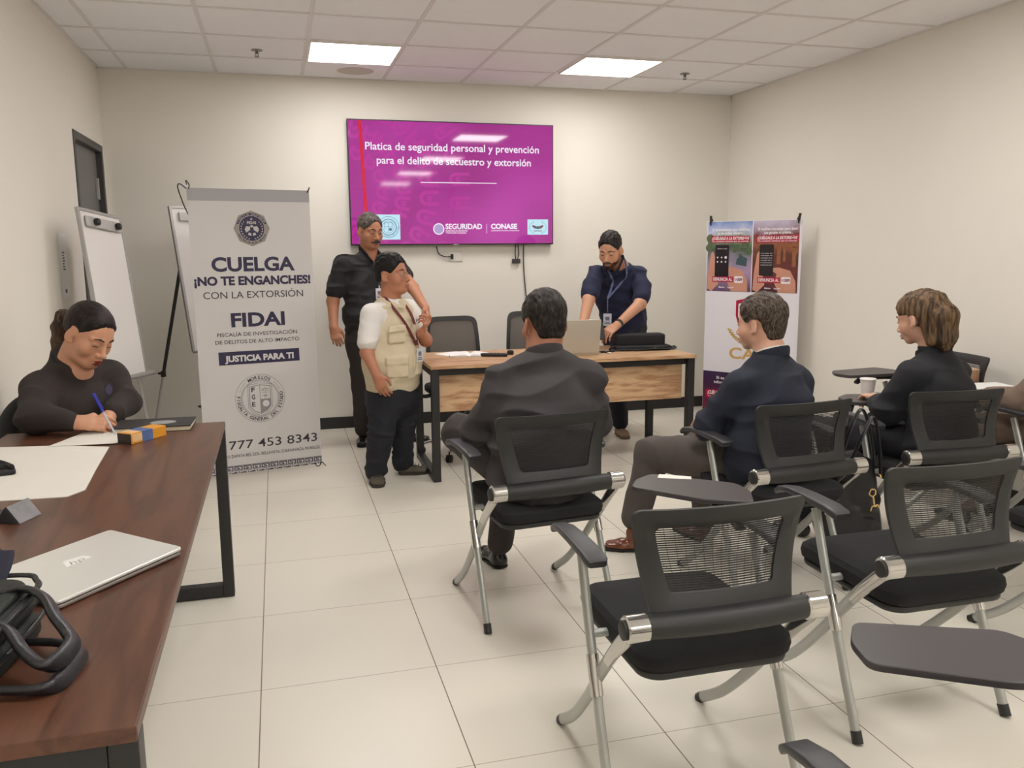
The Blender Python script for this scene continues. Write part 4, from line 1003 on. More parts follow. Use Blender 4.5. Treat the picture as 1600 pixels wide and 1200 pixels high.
# closed laptop
lap = empty('closed_laptop', (-.415, 2.01, tz), math.radians(40), 'closed silver laptop with a worn sticker, beside the black briefcase on the brown table', 'laptop')
c = [Vector((-.595, 2.045)), Vector((-.425, 2.215)), Vector((-.243, 2.040)), Vector((-.43, 1.795))]
lap.rotation_euler.z = 0
ctr = Vector((-.42, 2.02))
P4 = [(p-ctr) for p in (Vector((-.452, 1.770)), Vector((-.243, 2.035)), Vector((-.432, 2.222)), Vector((-.655, 1.955)))]
lap.location = (ctr.x, ctr.y, tz)
def rounded_poly(P, r=.014, n=4):
    out = []; m = len(P)
    for i in range(m):
        p0, p, p1 = P[i-1], P[i], P[(i+1) % m]; a = (p0-p).normalized()*r; b = (p1-p).normalized()*r
        for k in range(n+1):
            t = k/n; out.append((p+a)*(1-t)**2+p*2*t*(1-t)+(p+b)*t*t)
    return out
RP = rounded_poly(P4)
silver = mat('silver_lid', (226, 226, 222), .3, .35); sdark = mat('laptop_base_grey', (150, 140, 136), .35, .4)
MB().prism([(p.x*.99, p.y*.99) for p in RP], .002, .011).build('base', sdark, lap, bevel=.003)
MB().prism([(p.x, p.y) for p in RP], .0125, .021).build('lid', silver, lap, bevel=.003)
MB().prism([(p.x*.97, p.y*.97) for p in RP], .011, .0125).build('lid_gap', black_pl, lap)
stx = Matrix.Translation((-.045, -.015, 0)) @ Matrix.Rotation(math.radians(48), 4, 'Z')
mb = MB(); mb.add([stx @ Vector(p) for p in ((-.035, -.018, .0214), (.034, -.012, .0214), (.028, .018, .0214), (-.018, .022, .0214))], [(0, 1, 2, 3)]); mb.build('sticker', mat('sticker_pale', (236, 236, 230), .5), lap)
mb = MB()
text(mb, 'hp', -.02, .018, -.012, .020, .0217, stx, shear=.3); mb.build('lid_mark', mat('mark_grey', (190, 188, 184), .35, .4), lap)
MB().lathe([(.006, 0), (.006, .002)], 10, Matrix.Translation((-.1, -.1, .0))).build('rubber_foot', black_pl, lap)
# large sheets and small sheet
def sheet(name, pts, z, th, label, curl=0.):
    cx = sum(p[0] for p in pts)/len(pts); cy = sum(p[1] for p in pts)/len(pts)
    o = MB().prism([(p[0]-cx, p[1]-cy) for p in pts], 0, th).build(name, mat('sheet_white', (226, 222, 214), .75, noise=.03, nscale=9, bump=.1, bscale=9), None, bevel=.0005)
    o.location = (cx, cy, z); return tag(o, label, 'paper')
sheet('large_paper_sheet', [(-1.04, 2.60), (-.80, 2.645), (-.62, 2.635), (-.583, 2.70), (-.60, 2.95), (-.618, 3.285), (-.80, 3.36), (-1.04, 3.40)], tz, .003, 'large white paper sheets spread at the left of the brown table')
sheet('writing_paper', [(-.835, 3.345), (-.605, 3.330), (-.555, 3.42), (-.575, 3.60), (-.76, 3.56)], tz+.0035, .0015, 'white sheet the seated woman is writing on')
# yellow and blue carton
bx_ = empty('small_carton', (-.52, 3.395, tz), math.radians(52), 'small yellow and blue carton lying on the brown table beside the writing woman', 'box')
ylw = mat('carton_yellow', (222, 152, 44), .45); 
MB().box((-.085, -.034, 0), (.085, .034, .040)).build('carton_body', ylw, bx_, bevel=.002)
MB().box((-.0863, -.033, .001), (-.0851, .033, .0385)).build('carton_end', mat('carton_dark_end', (46, 32, 30), .5, noise=.5, nscale=60), bx_)
blu = mat('carton_blue', (84, 108, 156), .5, noise=.3, nscale=60)
MB().box((-.034, -.0348, .0005), (.018, .0348, .0408)).build('carton_band', blu, bx_)
MB().box((-.075, -.03, .0405), (-.034, .03, .0409)).box((-.08, -.0346, .008), (-.034, -.0341, .036)).build('carton_cream_panel', mat('carton_cream', (232, 190, 140), .5, noise=.1, nscale=30), bx_)
mb = MB(); Mx = orient((-.086, .0, 0), (0, -1, 0), (-1, 0, 0)); text(mb, 'CAFE', -.028, -.002, .012, .014, .001, Mx, bold=.02); text(mb, '12', .008, .026, .012, .014, .001, Mx, bold=.02) if False else None
# black notebook with an oval mark
nbk = empty('black_notebook', (-.50, 3.605, tz), math.radians(-2), 'closed black notebook with pale oval crest at the far end of the brown table', 'notebook')
MB().box((-.145, -.085, .002), (.140, .085, .018)).build('page_block', mat('page_edge', (214, 204, 180), .8), nbk)
MB().box((-.15, -.09, .018), (.145, .09, .022)).box((-.15, -.09, 0), (.145, .09, .002)).build('cover', mat('notebook_black', (38, 36, 38), .55), nbk, bevel=.001)
mb = MB(); disc(mb, .03, -.005, .038, .0224, Matrix.Identity(4), 30, .0, sx=1.3); mb.build('crest', mat('crest_grey', (150, 150, 150), .5, noise=.2, nscale=80), nbk)
# small black folded stand
fs_ = empty('folded_desk_sign', (-.70, 2.455, tz), math.radians(-22), 'small dark folded card stand with grey top on the brown table, near its left edge', 'stand')
MB().add([(-.035, -.045, 0), (.035, -.045, 0), (.0, -.045, .045), (-.035, .045, 0), (.035, .045, 0), (.0, .045, .045)], [(0, 1, 2), (5, 4, 3), (0, 3, 4, 1), (1, 4, 5, 2), (2, 5, 3, 0)]).build('stand_body', mat('card_dark', (38, 38, 40), .5), fs_, bevel=.001)
MB().add([(.037, -.043, .001), (.037, .043, .001), (.003, .043, .0455), (.003, -.043, .0455)], [(0, 1, 2, 3)]).build('grey_face', mat('card_grey', (128, 126, 130), .6, noise=.3, nscale=40), fs_)
MB().box((-.10, -.05, 0), (-.03, .05, .008)).build('stand_foot', MATS['card_dark'], fs_, bevel=.002)
# small black headset / device
hd_ = empty('black_clip_device', (-.905, 2.98, tz+.003), .3, 'small crumpled black gadget lying on the large white paper', 'gadget')
MB().sweep(smooth_path([(-.06, .0, .012), (-.02, .02, .03), (.03, .01, .016), (.05, -.02, .01)]), [(.02, .010)]*25, side=(0, 0, 1)).build('gadget_body', black_pl, hd_, smooth=True)
MB().prism(rrect(.0, -.05, .06, -.012, .012), 0, .016).build('gadget_base', black_pl, hd_, bevel=.004)
# briefcase at the near left
leather = mat('black_leather', (36, 36, 40), .34, bump=.25, bscale=250); nyl = mat('briefcase_fabric', (40, 44, 42), .75, bump=.4, bscale=350)
bc = empty('black_briefcase', (-.72, 1.72, tz), 0, 'soft black briefcase with two leather handles', 'briefcase')
bc['label'] = 'soft black briefcase with two leather handles, at the near left of the brown table'
bc.location = (-.60, 1.60, tz)
Mb = Matrix.Translation((.140, .0, 0)) @ Matrix.Rotation(math.radians(-7), 4, 'Z')
mb = MB(); mb.prism(rrect(-.42, -.25, .0, .10, .05), .0, .045, Mb); mb.build('lower_compartment', nyl, bc, bevel=.018, bseg=4)
mb = MB(); mb.prism(rrect(-.42, -.24, -.004, .112, .055), .050, .088, Mb); mb.build('upper_compartment', nyl, bc, bevel=.018, bseg=4)
mb = MB(); mb.prism(rrect(-.42, -.19, -.02, .10, .05), .088, .102, Mb); mb.build('front_flap', nyl, bc, bevel=.006, bseg=3)
mb = MB(); mb.sweep(smooth_path([Mb @ Vector(p) for p in ((-.42, .105, .092), (-.08, .120, .100), (-.015, .095, .096), (-.002, .03, .092), (-.004, -.17, .088), (-.06, -.235, .086))], 6), (.006, .0045), n=8); mb.build('zip_piping', leather, bc, smooth=True)
mb = MB(); mb.sweep(smooth_path([Mb @ Vector(p) for p in ((-.42, .11, .047), (-.04, .108, .047), (.006, .06, .047), (.006, -.20, .047), (-.05, -.252, .047))], 6), .0045, n=8); mb.build('zip', leather, bc, smooth=True)
tongue = Field(.004); tongue.seg(Mb @ Vector((-.20, .115, .125)), Mb @ Vector((-.075, .120, .112)), (.05, .006), (.045, .006), .01, side=(0, .8, .6)); tongue.build('raised_flap', mat('briefcase_lining', (34, 34, 52), .8), bc)
def handle(pts, nm='handle'):
    P = smooth_path(pts, 8); n = len(P); r = [(.0085+.0075*math.sin(math.pi*i/(n-1))**.8, .0055+.004*math.sin(math.pi*i/(n-1))) for i in range(n)]
    MB().sweep(P, r, side=(.45, .65, -.6), n=16, sq=.75).build(nm, leather, bc, smooth=True)
def L_(x, y, z): return Vector((x+.60, y-1.60, z-tz))
handle([L_(-.505, 1.640, .848), L_(-.468, 1.632, .858), L_(-.428, 1.600, .850), L_(-.402, 1.560, .826), L_(-.378, 1.530, .808), L_(-.366, 1.500, .800), L_(-.376, 1.452, .796), L_(-.398, 1.438, .798), L_(-.432, 1.470, .812), L_(-.462, 1.505, .836), L_(-.505, 1.525, .850), L_(-.55, 1.520, .848)])
handle([L_(-.470, 1.590, .775), L_(-.410, 1.578, .772), L_(-.372, 1.548, .768), L_(-.362, 1.518, .767), L_(-.374, 1.440, .765), L_(-.396, 1.420, .765), L_(-.44, 1.426, .766), L_(-.50, 1.432, .772)])
for (x, y) in ((-.505, 1.640), (-.545, 1.522)): MB().lathe([(.014, 0), (.014, .006), (.008, .009)], 14, Matrix.Translation(L_(x, y, .850))).build('handle_rivet', leather, bc, smooth=True)

# ------------------------------------------------------------------ nesting training chairs
ch_sil = mat('silver_grey_paint', (178, 180, 176), .32, .55); ch_chr = mat('polished_cast', (205, 203, 200), .14, .95)
ch_blk = mat('chair_black_plastic', (38, 38, 38), .5); ch_fab = mat('chair_seat_fabric', (23, 23, 25), .92, bump=.5, bscale=450, noise=.1, nscale=300)
ch_mesh = mat('chair_mesh_thread', (34, 32, 31), .7); ch_tab = mat('tablet_laminate', (62, 58, 60), .38, noise=.03, nscale=30); ch_arm = mat('armrest_rubber', (52, 52, 55), .42)
def back_pt(u, z):
    """centre surface of the backrest"""
    t = (z-.57)/.26
    return Vector((u, -.565+.045*math.sin(t*2.6)*.8-.0*t+.05*(u/.23)**2*.55, z))
def make_chair(loc, rz, label, arms=(1, 1), tablet=None, group='black mesh training chairs'):
    t = empty('training_chair', loc, rz, label, 'chair', group)
    for s in (-1, 1):
        # leg that runs from the front foot up to the hinge behind
        pb = smooth_path([(s*.238, -.005, .010), (s*.243, -.14, .105), (s*.250, -.28, .245), (s*.255, -.375, .355), (s*.256, -.47, .462), (s*.254, -.535, .527), (s*.250, -.565, .560)], 5)
        n = len(pb); r = [(.0115+.003*(i/n), .0175+.013*max(0, (i/n-.45))) for i in range(n)]
        o = MB().sweep(pb[:int(n*.62)], r[:int(n*.62)], side=(1, 0, 0), n=14).build('front_leg', ch_sil, t, smooth=True)
        MB().sweep([Vector(pb[0])+Vector((0, .006, -.006)), Vector(pb[1])], (.0125, .0175), side=(1, 0, 0), n=14).build('foot_cap', ch_blk, o, smooth=True)
        MB().sweep(pb[int(n*.62)-1:], r[int(n*.62)-1:], side=(1, 0, 0), n=14).lathe([(.030, -.028), (.034, -.024), (.034, .026), (.030, .030)], 24, Matrix.Translation((s*.242, -.565, .565)) @ Matrix.Rotation(math.pi/2, 4, 'Y')).build('hinge_bracket', ch_chr, t, smooth=True)
        MB().lathe([(.024, -.002), (.024, .004), (.018, .006)], 20, Matrix.Translation((s*.2725, -.565, .565)) @ Matrix.Rotation(s*math.pi/2, 4, 'Y')).build('hinge_cap', ch_blk, t, smooth=True)
        # leg that runs from the rear foot up to the armrest
        pa = [(s*.270, -.512, .010), (s*.268, -.44, .170), (s*.266, -.362, .355), (s*.264, -.30, .50), (s*.262, -.245, .645)]
        o = MB().sweep(pa, (.0125, .017), side=(1, 0, 0), n=14).build('rear_leg', ch_sil, t, smooth=True)
        MB().sweep([(s*.270, -.515, .003), (s*.269, -.500, .036)], (.0145, .019), side=(1, 0, 0), n=14).build('foot_cap', ch_blk, o, smooth=True)
        MB().sweep([(s*.267, -.386, .300), (s*.2655, -.343, .398)], (.0165, .021), side=(1, 0, 0), n=16).lathe([(.010, -.02), (.010, .02)], 12, Matrix.Translation((s*.256, -.362, .352)) @ Matrix.Rotation(math.pi/2, 4, 'Y')).build('pivot_collar', ch_chr, t, smooth=True)
        MB().sweep([(s*.262, -.325, .445), (s*.195, -.325, .445)], .0115, n=12).build('seat_rod', ch_sil, t, smooth=True)
        if arms[0 if s < 0 else 1]:
            mb = MB(); pts = []
            prof = [(-.385, .660, .024, .010), (-.375, .664, .030, .012), (-.33, .672, .031, .012), (-.22, .676, .029, .011), (-.13, .674, .026, .010), (-.075, .664, .023, .009), (-.055, .650, .020, .008), (-.050, .642, .016, .006)]
            mb.sweep([(s*.268, y, z) for y, z, w_, h_ in prof], [(w_, h_) for y, z, w_, h_ in prof], side=(1, 0, 0), n=28, sq=.38)
            o = mb.build('armrest', ch_arm, t, smooth=True)
    # seat
    mb = MB(); prof = rrect(-.215, -.555, .215, -.075, .06, 8)
    n = len(prof); vs = []; fs = []
    def zz(x, y): return .470-.10*(max(0, abs(x)-.12))**1.0*.25+.012*((-.30-y)/.24)**2-.012*(1-abs((y+.3)/.24))
    rings = [(.93, .425), (1.0, .432), (1.015, .450), (1.0, .468), (.93, .482), (.6, .488), (.3, .488)]
    for sc_, z in rings:
        for p in prof: vs.append((p[0]*sc_, -.315+(p[1]+.315)*sc_, z-.018*(1-(p[1]+.555)/.48)*0-.02*(p[0]/.215)**2*(-1)*.25))
    for i in range(len(rings)-1):
        for k in range(n): fs.append((i*n+k, i*n+(k+1) % n, (i+1)*n+(k+1) % n, (i+1)*n+k))
    fs += [tuple(range(n-1, -1, -1)), tuple(range((len(rings)-1)*n, len(rings)*n))]
    mb.add(vs, fs); mb.build('seat', ch_fab, t, smooth=True)
    mb = MB(); mb.prism([(p[0]*.97, -.315+(p[1]+.315)*.97) for p in prof], .408, .431); mb.build('seat_shell', ch_blk, t, bevel=.008)
    # backrest housing and frame
    pr = [(-.216, .030), (-.19, .031), (-.1, .033), (0, .034), (.1, .033), (.19, .031), (.216, .030)]
    MB().sweep([(x, -.565-.012*(1-(x/.216)**2), .565) for x, r in pr], [r for x, r in pr], n=20).build('lower_roll', ch_blk, t, smooth=True)
    N = 36
    def ringpt(k, which):
        c = rr[which][k]; return back_pt(c[0], c[1])
    def trap(h0, h1, z0, z1, r):
        base = rrect(-1, 0, 1, 1, .13, 8); out = []
        for (x, y) in base:
            hw_ = h0+(h1-h0)*y
            out.append((x*hw_, z0+(z1-z0)*y))
        return out
    def rr_(h0, h1, z0, z1, rx):
        # rounded trapezoid with consistent count
        pts = []
        for cx, cz, a0 in ((1, 0, -90), (1, 1, 0), (-1, 1, 90), (-1, 0, 180)):
            for k in range(9):
                a = math.radians(a0+90*k/8); z = (z1-rx if cz else z0+rx)+rx*math.sin(a)
                hw_ = h0+(h1-h0)*(z-z0)/(z1-z0); pts.append((cx*(hw_-rx)+rx*math.cos(a), z))
        # subdivide straight runs
        out = []
        for i, p in enumerate(pts):
            q = pts[(i+1) % len(pts)]; out.append(p)
            if math.hypot(q[0]-p[0], q[1]-p[1]) > .05:
                for k in range(1, 8): out.append((p[0]+(q[0]-p[0])*k/8, p[1]+(q[1]-p[1])*k/8))
        return out
    A = rr_(.188, .238, .560, .842, .024); B = rr_(.140, .178, .628, .792, .014)
    n = len(A); vs = []; fs = []
    for (a, b) in zip(A, B):
        pa_, pb_ = back_pt(*a), back_pt(*b); m_ = pa_.lerp(pb_, .5)
        d_ = Vector((0, 1, 0))
        vs += [pa_-d_*.006, pa_+d_*.006, m_+d_*.013, pb_+d_*.007, pb_-d_*.003, m_-d_*.013]
    for k in range(n):
        j = (k+1) % n
        for q in range(6): fs.append((k*6+q, k*6+(q+1) % 6, j*6+(q+1) % 6, j*6+q))
    MB().add(vs, fs).build('backrest', ch_blk, t, smooth=True)
    mb = MB(); nb_ = 27
    for k in range(nb_):
        z = .634+(.152)*k/(nb_-1); hw_ = .138+.042*(z-.628)/.164; q = []
        for i in range(9): q.append(back_pt(-hw_+2*hw_*i/8, z)+Vector((0, .002, 0)))
        mb.sweep(q, (.0011, .0018), side=(0, 1, 0), n=6)
    for k in range(15):
        f = -1+2*k/14; mb.sweep([back_pt(f*(.138+.042*(z-.628)/.164), z)+Vector((0, .003, 0)) for z in (.63, .67, .71, .75, .79)], .00055, n=4)
    mb.build('back_mesh', ch_mesh, t)
    if tablet is not None:
        piv = Vector((.25, -.10, 0)); Rt = Matrix.Translation(piv) @ Matrix.Rotation(tablet, 4, 'Z') @ Matrix.Translation(-piv)
        P = [Vector(p) for p in ((.06, .205), (.02, .12), (.20, -.045), (.345, -.10), (.385, .02), (.37, .11), (.13, .265))]
        P = rounded_poly(P, .024, 5)
        MB().prism([(p.x, p.y) for p in P], .676, .692, Rt).build('writing_tablet', ch_tab, t, bevel=.003)
        MB().sweep([Rt @ Vector((.262, -.20, .645)), Rt @ Vector((.262, -.10, .664)), Rt @ Vector((.25, .03, .668))], (.018, .008), side=(1, 0, 0)).build('tablet_bracket', ch_blk, t, smooth=True)
    return t
def front(cx, cy, rz): return (cx, cy, 0), rz
D = math.radians
chairs = [
 (*front(.929, 3.501, D(6)), 'training chair the man in the grey jacket is sitting on', (1, 1), None),
 (*front(1.022, 2.308, 0), 'empty training chair with raised writing tablet, in the middle foreground', (1, 1), D(-8)),
 (*front(1.862, 2.463, 0), 'empty training chair without tablet, nearer the camera than the woman in the black blazer', (1, 1), None),
 (*front(1.040, 1.160, 0), 'nearest training chair, below the picture edge with only tablet and one armrest showing', (1, 1), D(9)),
 (*front(1.975, 3.42, D(5)), 'training chair the man in the navy suit is sitting on', (1, 1), None),
 (*front(2.835, 3.47, D(-3)), 'training chair the woman in the black blazer is sitting on', (1, 1), None),
 (*front(2.80, 2.56, D(4)), 'training chair cut by the right picture edge, next to the empty one without tablet', (1, 1), None),
 (*front(3.25, 4.00, D(88)), 'training chair against the right wall, behind the woman in the black blazer', (1, 1), None),
 (*front(3.60, 3.42, D(2)), 'training chair at the right picture edge under the person in brown', (1, 1), None),
]
for a in chairs: make_chair(*a)
# ------------------------------------------------------------------ people
def rdir(f): f = unit((f[0], f[1], 0)); return np.array((f[1], -f[0], 0))
def at(c, R_, p): return np.asarray(c, float)+R_@np.asarray(p, float)
def torso(F, pe, wa, ch, nb, sd, wpe, wwa, wch, shL, shR, rs=.062, k=.03, drop=.0, fl=.82):
    F.seg(pe, wa, wpe, wwa, .03, side=sd); F.seg(wa, ch, wwa, wch, .04, side=sd)
    nb = np.asarray(nb, float)-(0, 0, drop); up_ = nb-np.asarray(ch, float)
    F.seg(ch, np.asarray(ch)+up_*.62, wch, (wch[0]*.72, wch[1]*.66), k, side=sd)
    F.seg(np.asarray(ch)+up_*.55, nb, (.082, .066), (.062, .060), .03, side=sd)
    for sh in (shL, shR):
        sh = np.asarray(sh, float); F.seg(nb-(0, 0, .030), sh, (.058, .050), (rs, rs*fl), .03, side=np.cross(sd, (0, 0, 1)))
        F.seg(np.asarray(ch)+up_*.3, sh-(0, 0, .015), (.08, .09), (rs*.95, rs), .03, side=np.cross(sd, (0, 0, 1)))
def ring(F, c, R_, rx, ry, tilt, w_, d_, a0=0, a1=360, k=.003, dz=0.):
    """band round a neck; tilt lowers the front"""
    A = np.radians(np.linspace(a0, a1, 29)); P = [at(c, R_, (rx*math.cos(a), ry*math.sin(a), -tilt*math.sin(a)+dz)) for a in A]
    for i in range(len(P)-1): F.seg(P[i], P[i+1], (w_, d_), (w_, d_), k, side=(0, 0, 1))
def ribbon(pts, w_, th, m, parent, org, name, nrm, n=8):
    P = [Vector(p)-Vector(org) for p in smooth_path([tuple(q) for q in pts], 8)]
    return MB().sweep(P, (w_/2, th), side=tuple(nrm), n=n).build(name, m, parent, smooth=True)
def badge(c, f, parent, org, col=(222, 222, 224), w_=.054, h_=.086, dark=None):
    r = Vector(rdir(f)); M = orient(Vector(c)-Vector(org), -r, Vector((f[0], f[1], 0)))
    b = MB().box((-w_/2, -h_/2, -.0015), (w_/2, h_/2, .0015), M).build('badge_card', mat('badge_%d' % col[0], col, .35), parent, bevel=.001)
    mb = MB(); mb.box((-w_*.25, -.005, .0016), (w_*.25, h_*.25, .0021), M); mb.box((-w_*.38, -h_*.36, .0016), (w_*.38, -h_*.28, .0021), M); mb.box((-w_*.38, -h_*.22, .0016), (w_*.30, -h_*.16, .0021), M)
    mb.build('badge_print', mat('badge_grey_print', (110, 112, 122), .5), b)
    MB().box((-.006, h_/2, -.002), (.006, h_/2+.02, .003), M).build('badge_clip', MATS['chrome'], b)

# ---- A: short man in the beige vest -------------------------------------
org = (.67, 5.28, 0); pA = person('short man in beige utility vest and glasses, standing at the left end of the desk', org)
f = unit((.62, -.786, 0)); r = rdir(f); RA = np.stack([r, f, (0, 0, 1)], 1)
H = Head((.690, 5.285, 1.300), (.80, -.58, .06), sc=1.04)
nb, chn, wa, pe = (.675, 5.30, 1.145), (.672, 5.315, .955), (.675, 5.29, .76), (.672, 5.295, .60)
shR, shL = (.545, 5.20, 1.065), (.800, 5.405, 1.075)
B = Field(.0036); add_head(B, H, fat=.6)
B.seg(H.w((0, -.02, -.06)), nb, .055, .060, .03); B.seg(nb, chn, .06, .10, .03)
aR = [(.530, 5.19, 1.06), (.505, 5.145, .835), (.552, 5.065, .705)]; B.chain(aR, [.034, .040, .027], .02); B.seg(chn, aR[0], .06, .030, .02); B.seg(chn, shL, .06, .03, .02)
add_hand(B, aR[2], (.35, -.25, -1), -r*-1 if False else unit(np.array(r)*.8+f*.5), -1, .32, .93, thumb=.4)
aL = [shL, (.905, 5.37, .875), (.845, 5.175, .945)]; B.chain(aL, [.044, .040, .027], .02)
add_hand(B, aL[2], unit((.42, -.42, .78)), unit((.75, -.5, -.2)), 1, .75, .92, thumb=.9, fingers=(.62, .75, .85, .9))
B.build('body', SK['b'], pA, org)
head_extras(H, pA, org, (150, 96, 88), (28, 22, 20), gaze=.0, open_=.7)
short_hair(H, pA, org, hair_material('hair_black_a', (12, 11, 12), (36, 32, 32)), t=.003, fade=.002, tuft=.008, top=.020, hairline=.066, nape=-.045, seed=2)
S = Field(.005); torso(S, pe, wa, chn, nb, r, (.155, .125), (.165, .135), (.165, .118), shL, shR, .052)
S.chain([shR, (.530, 5.185, .98), (.512, 5.155, .90)], [.060, .062, .060], .03); S.chain([shL, (.862, 5.40, .96)], [.060, .058], .03)
S.post.append(wrinkle(.004, seed=4)); S.build('white_shirt', cloth('white_cotton', (226, 222, 218)), pA, org)
Ve = Field(.0045); torso(Ve, (.672, 5.292, .655), wa, chn, nb, r, (.188, .155), (.190, .160), (.178, .134), (.585, 5.235, 1.070), (.765, 5.375, 1.075), .058)
for (u, z, w_, h_, d0) in ((-.085, .945, .050, .050, .134), (.082, .945, .042, .05, .134), (-.10, .745, .066, .060, .150), (.09, .745, .058, .060, .150)):
    # pockets sit on the curved front
    a = u/.19; pos = at((.672, 5.30, z), RA, (-u*-1 if False else -u, d0*math.cos(a*.9)+.012, 0)); Rp = RA@rotz(math.degrees(a)*1.0)
    Ve.box(pos, (w_, .010, h_), .006, Rp, .006); Ve.box(at(pos, Rp, (0, .010, h_*.62)), (w_*1.04, .006, h_*.34), .004, Rp, .002)
# open front and neck
Ve.seg(at((.672, 5.30, 1.16), RA, (0, .13, 0)), at((.672, 5.30, 1.0), RA, (-.01, .168, 0)), (.062, .05), (.012, .03), .004, 's', side=r)
Ve.seg(H.w((0, -.01, -.06)), (.675, 5.30, 1.12), .066, .070, .006, 's')
Ve.seg(at((.672, 5.30, .98), RA, (-.01, .165, 0)), at((.672, 5.30, .62), RA, (-.01, .195, 0)), .010, .012, .004, 's')
for s_, sh in ((-1, shL), (1, shR)): Ve.seg(np.array(sh)+(0, 0, .02), np.array(sh)+np.array(r)*s_*.03-(0, 0, .15), .050, .052, .006, 's')
Ve.post.append(wrinkle(.008, (8, 8, 14), seed=8, fine=.3))
ve = Ve.build('utility_vest', cloth('vest_khaki', (206, 192, 164), noise=.04), pA, org)
# piping on the vest openings, chest emblem
em = MB(); Me = orient(Vector(at((.672, 5.30, 1.015), RA, (-.085, .140, 0)))-Vector(org), -Vector(r)+Vector(f)*.25, Vector(f)-Vector(r)*.45)
disc(em, 0, 0, .022, .004, Me, 24, .019); disc(em, 0, 0, .013, .004, Me, 6); text(em, 'FGE', -.02, .02, -.036, .008, .004, Me, bold=.02); em.build('chest_emblem', mat('emblem_blue_grey', (96, 110, 136), .7), ve)
T_ = Field(.005); T_.seg((.672, 5.295, .66), (.670, 5.30, .55), (.165, .138), (.168, .140), .03, side=r)
for hp, kn, an, s in (((.60, 5.24, .53), (.585, 5.225, .33), (.548, 5.245, .075), 1), ((.745, 5.355, .53), (.745, 5.36, .33), (.735, 5.372, .085), -1)):
    T_.chain([hp, kn, an], [(.098, .105), (.080, .084), (.062, .066)], .05); T_.seg(np.array(an)+(0, 0, .03), an, .062, .068, .01)
T_.post.append(wrinkle(.008, (8, 8, 18), seed=12)); T_.build('trousers', cloth('navy_black_denim', (27, 29, 38)), pA, org)
olive = mat('shoe_olive_suede', (84, 76, 64), .8, bump=.3, bscale=300); solem = mat('sole_dark', (52, 46, 40), .7)
for heel, toe in (((.553, 5.300, .0), (.540, 5.075, .0)), ((.705, 5.375, 0), (.905, 5.345, 0))):
    F_ = Field(.004); shoe(F_, heel, toe, 1.08); so = F_.build('shoe', olive, pA, org); sole(heel, toe, so, org, solem, 1.08)
    he, to = np.array(heel), np.array(toe); dd = unit(to-he); sd = np.cross(dd, (0, 0, 1)); mb = MB()
    for q in range(3): c_ = he+dd*(.11+.022*q)+(0, 0, .068-.007*q)-np.array(org); mb.sweep([tuple(c_-sd*.022), tuple(c_+(0, 0, .006)), tuple(c_+sd*.022)], .0025, n=6)
    mb.build('laces', mat('lace_dark', (50, 44, 38), .8), so, smooth=True)
lan = mat('lanyard_wine', (104, 34, 42), .6, noise=.9, nscale=70)
tip = at((.672, 5.30, .865), RA, (-.055, .168, 0))
ribbon([H.w((-.0, -.062, -.115)), H.w((.056, -.03, -.125)), at((.672, 5.30, 1.10), RA, (.055, .085, 0)), at((.672, 5.30, 1.0), RA, (.012, .142, 0)), tip], .017, .0016, lan, pA, org, 'lanyard', (.9, -.2, 0))
ribbon([H.w((.0, -.062, -.115)), H.w((-.056, -.03, -.125)), at((.672, 5.30, 1.10), RA, (-.060, .085, 0)), at((.672, 5.30, 1.0), RA, (-.062, .146, 0)), tip], .017, .0016, lan, pA, org, 'lanyard', (.9, -.2, 0))
badge(at((.672, 5.30, .805), RA, (-.055, .192, 0)), f, pA, org, (196, 198, 204))
gl = empty('glasses', (0, 0, 0)); gl.parent = pA
bpy.data.objects.remove(gl)
mb = MB()
for s in (-1, 1):
    mb.sweep([tuple(H.w((s*.031+.021*math.cos(a), .098, -.003+.017*math.sin(a)))-np.array(org)) for a in np.linspace(0, 2*math.pi, 20)[:-1]], .0012, closed=True, n=6)
    mb.sweep([tuple(H.w(q)-np.array(org)) for q in ((s*.052, .097, .004), (s*.072, .06, .004), (s*.079, -.01, .006))], .0014, n=6)
mb.sweep([tuple(H.w(q)-np.array(org)) for q in ((-.011, .100, .0), (0, .103, .003), (.011, .100, .0))], .0012, n=6)
g_ = mb.build('glasses', mat('thin_metal_frame', (150, 140, 128), .3, .8), pA, smooth=True)

# ---- B: man in the black polo ------------------------------------------
org = (.66, 6.32, 0); pB = person('grey-haired man with moustache in black polo shirt, standing behind the man in the vest', org)
f = unit((.40, -.92, 0)); r = rdir(f); RB = np.stack([r, f, (0, 0, 1)], 1)
H = Head((.672, 6.29, 1.590), (.40, -.86, -.22), sc=1.05)
nb, chn, wa, pe = (.660, 6.345, 1.425), (.650, 6.35, 1.20), (.640, 6.33, .98), (.645, 6.35, .84)
shR, shL = (.475, 6.275, 1.345), (.850, 6.42, 1.355)
B = Field(.004); add_head(B, H, fat=.7)
B.seg(H.w((0, -.02, -.06)), nb, .060, .062, .03); B.seg(nb, chn, .06, .10, .03)
aR = [(.46, 6.275, 1.33), (.385, 6.275, 1.085), (.378, 6.195, .900)]; B.chain(aR, [.036, .044, .030], .02); B.seg(chn, aR[0], .06, .03, .02); B.seg(chn, shL, .06, .03, .02)
add_hand(B, aR[2], (.20, -.20, -1), unit(np.array(r)*.5+f*.85), -1, .42, 1.0, thumb=.4)
aL = [shL, (.965, 6.24, 1.17), (1.015, 6.00, 1.035)]; B.chain(aL, [.050, .043, .029], .02)
add_hand(B, aL[2], unit((.25, -.62, -.75)), unit((.75, -.15, .6)), 1, .5, .95, thumb=.7)
B.build('body', SK['a'], pB, org)
head_extras(H, pB, org, (150, 92, 82), (52, 44, 40), gaze=-.8, open_=.25)
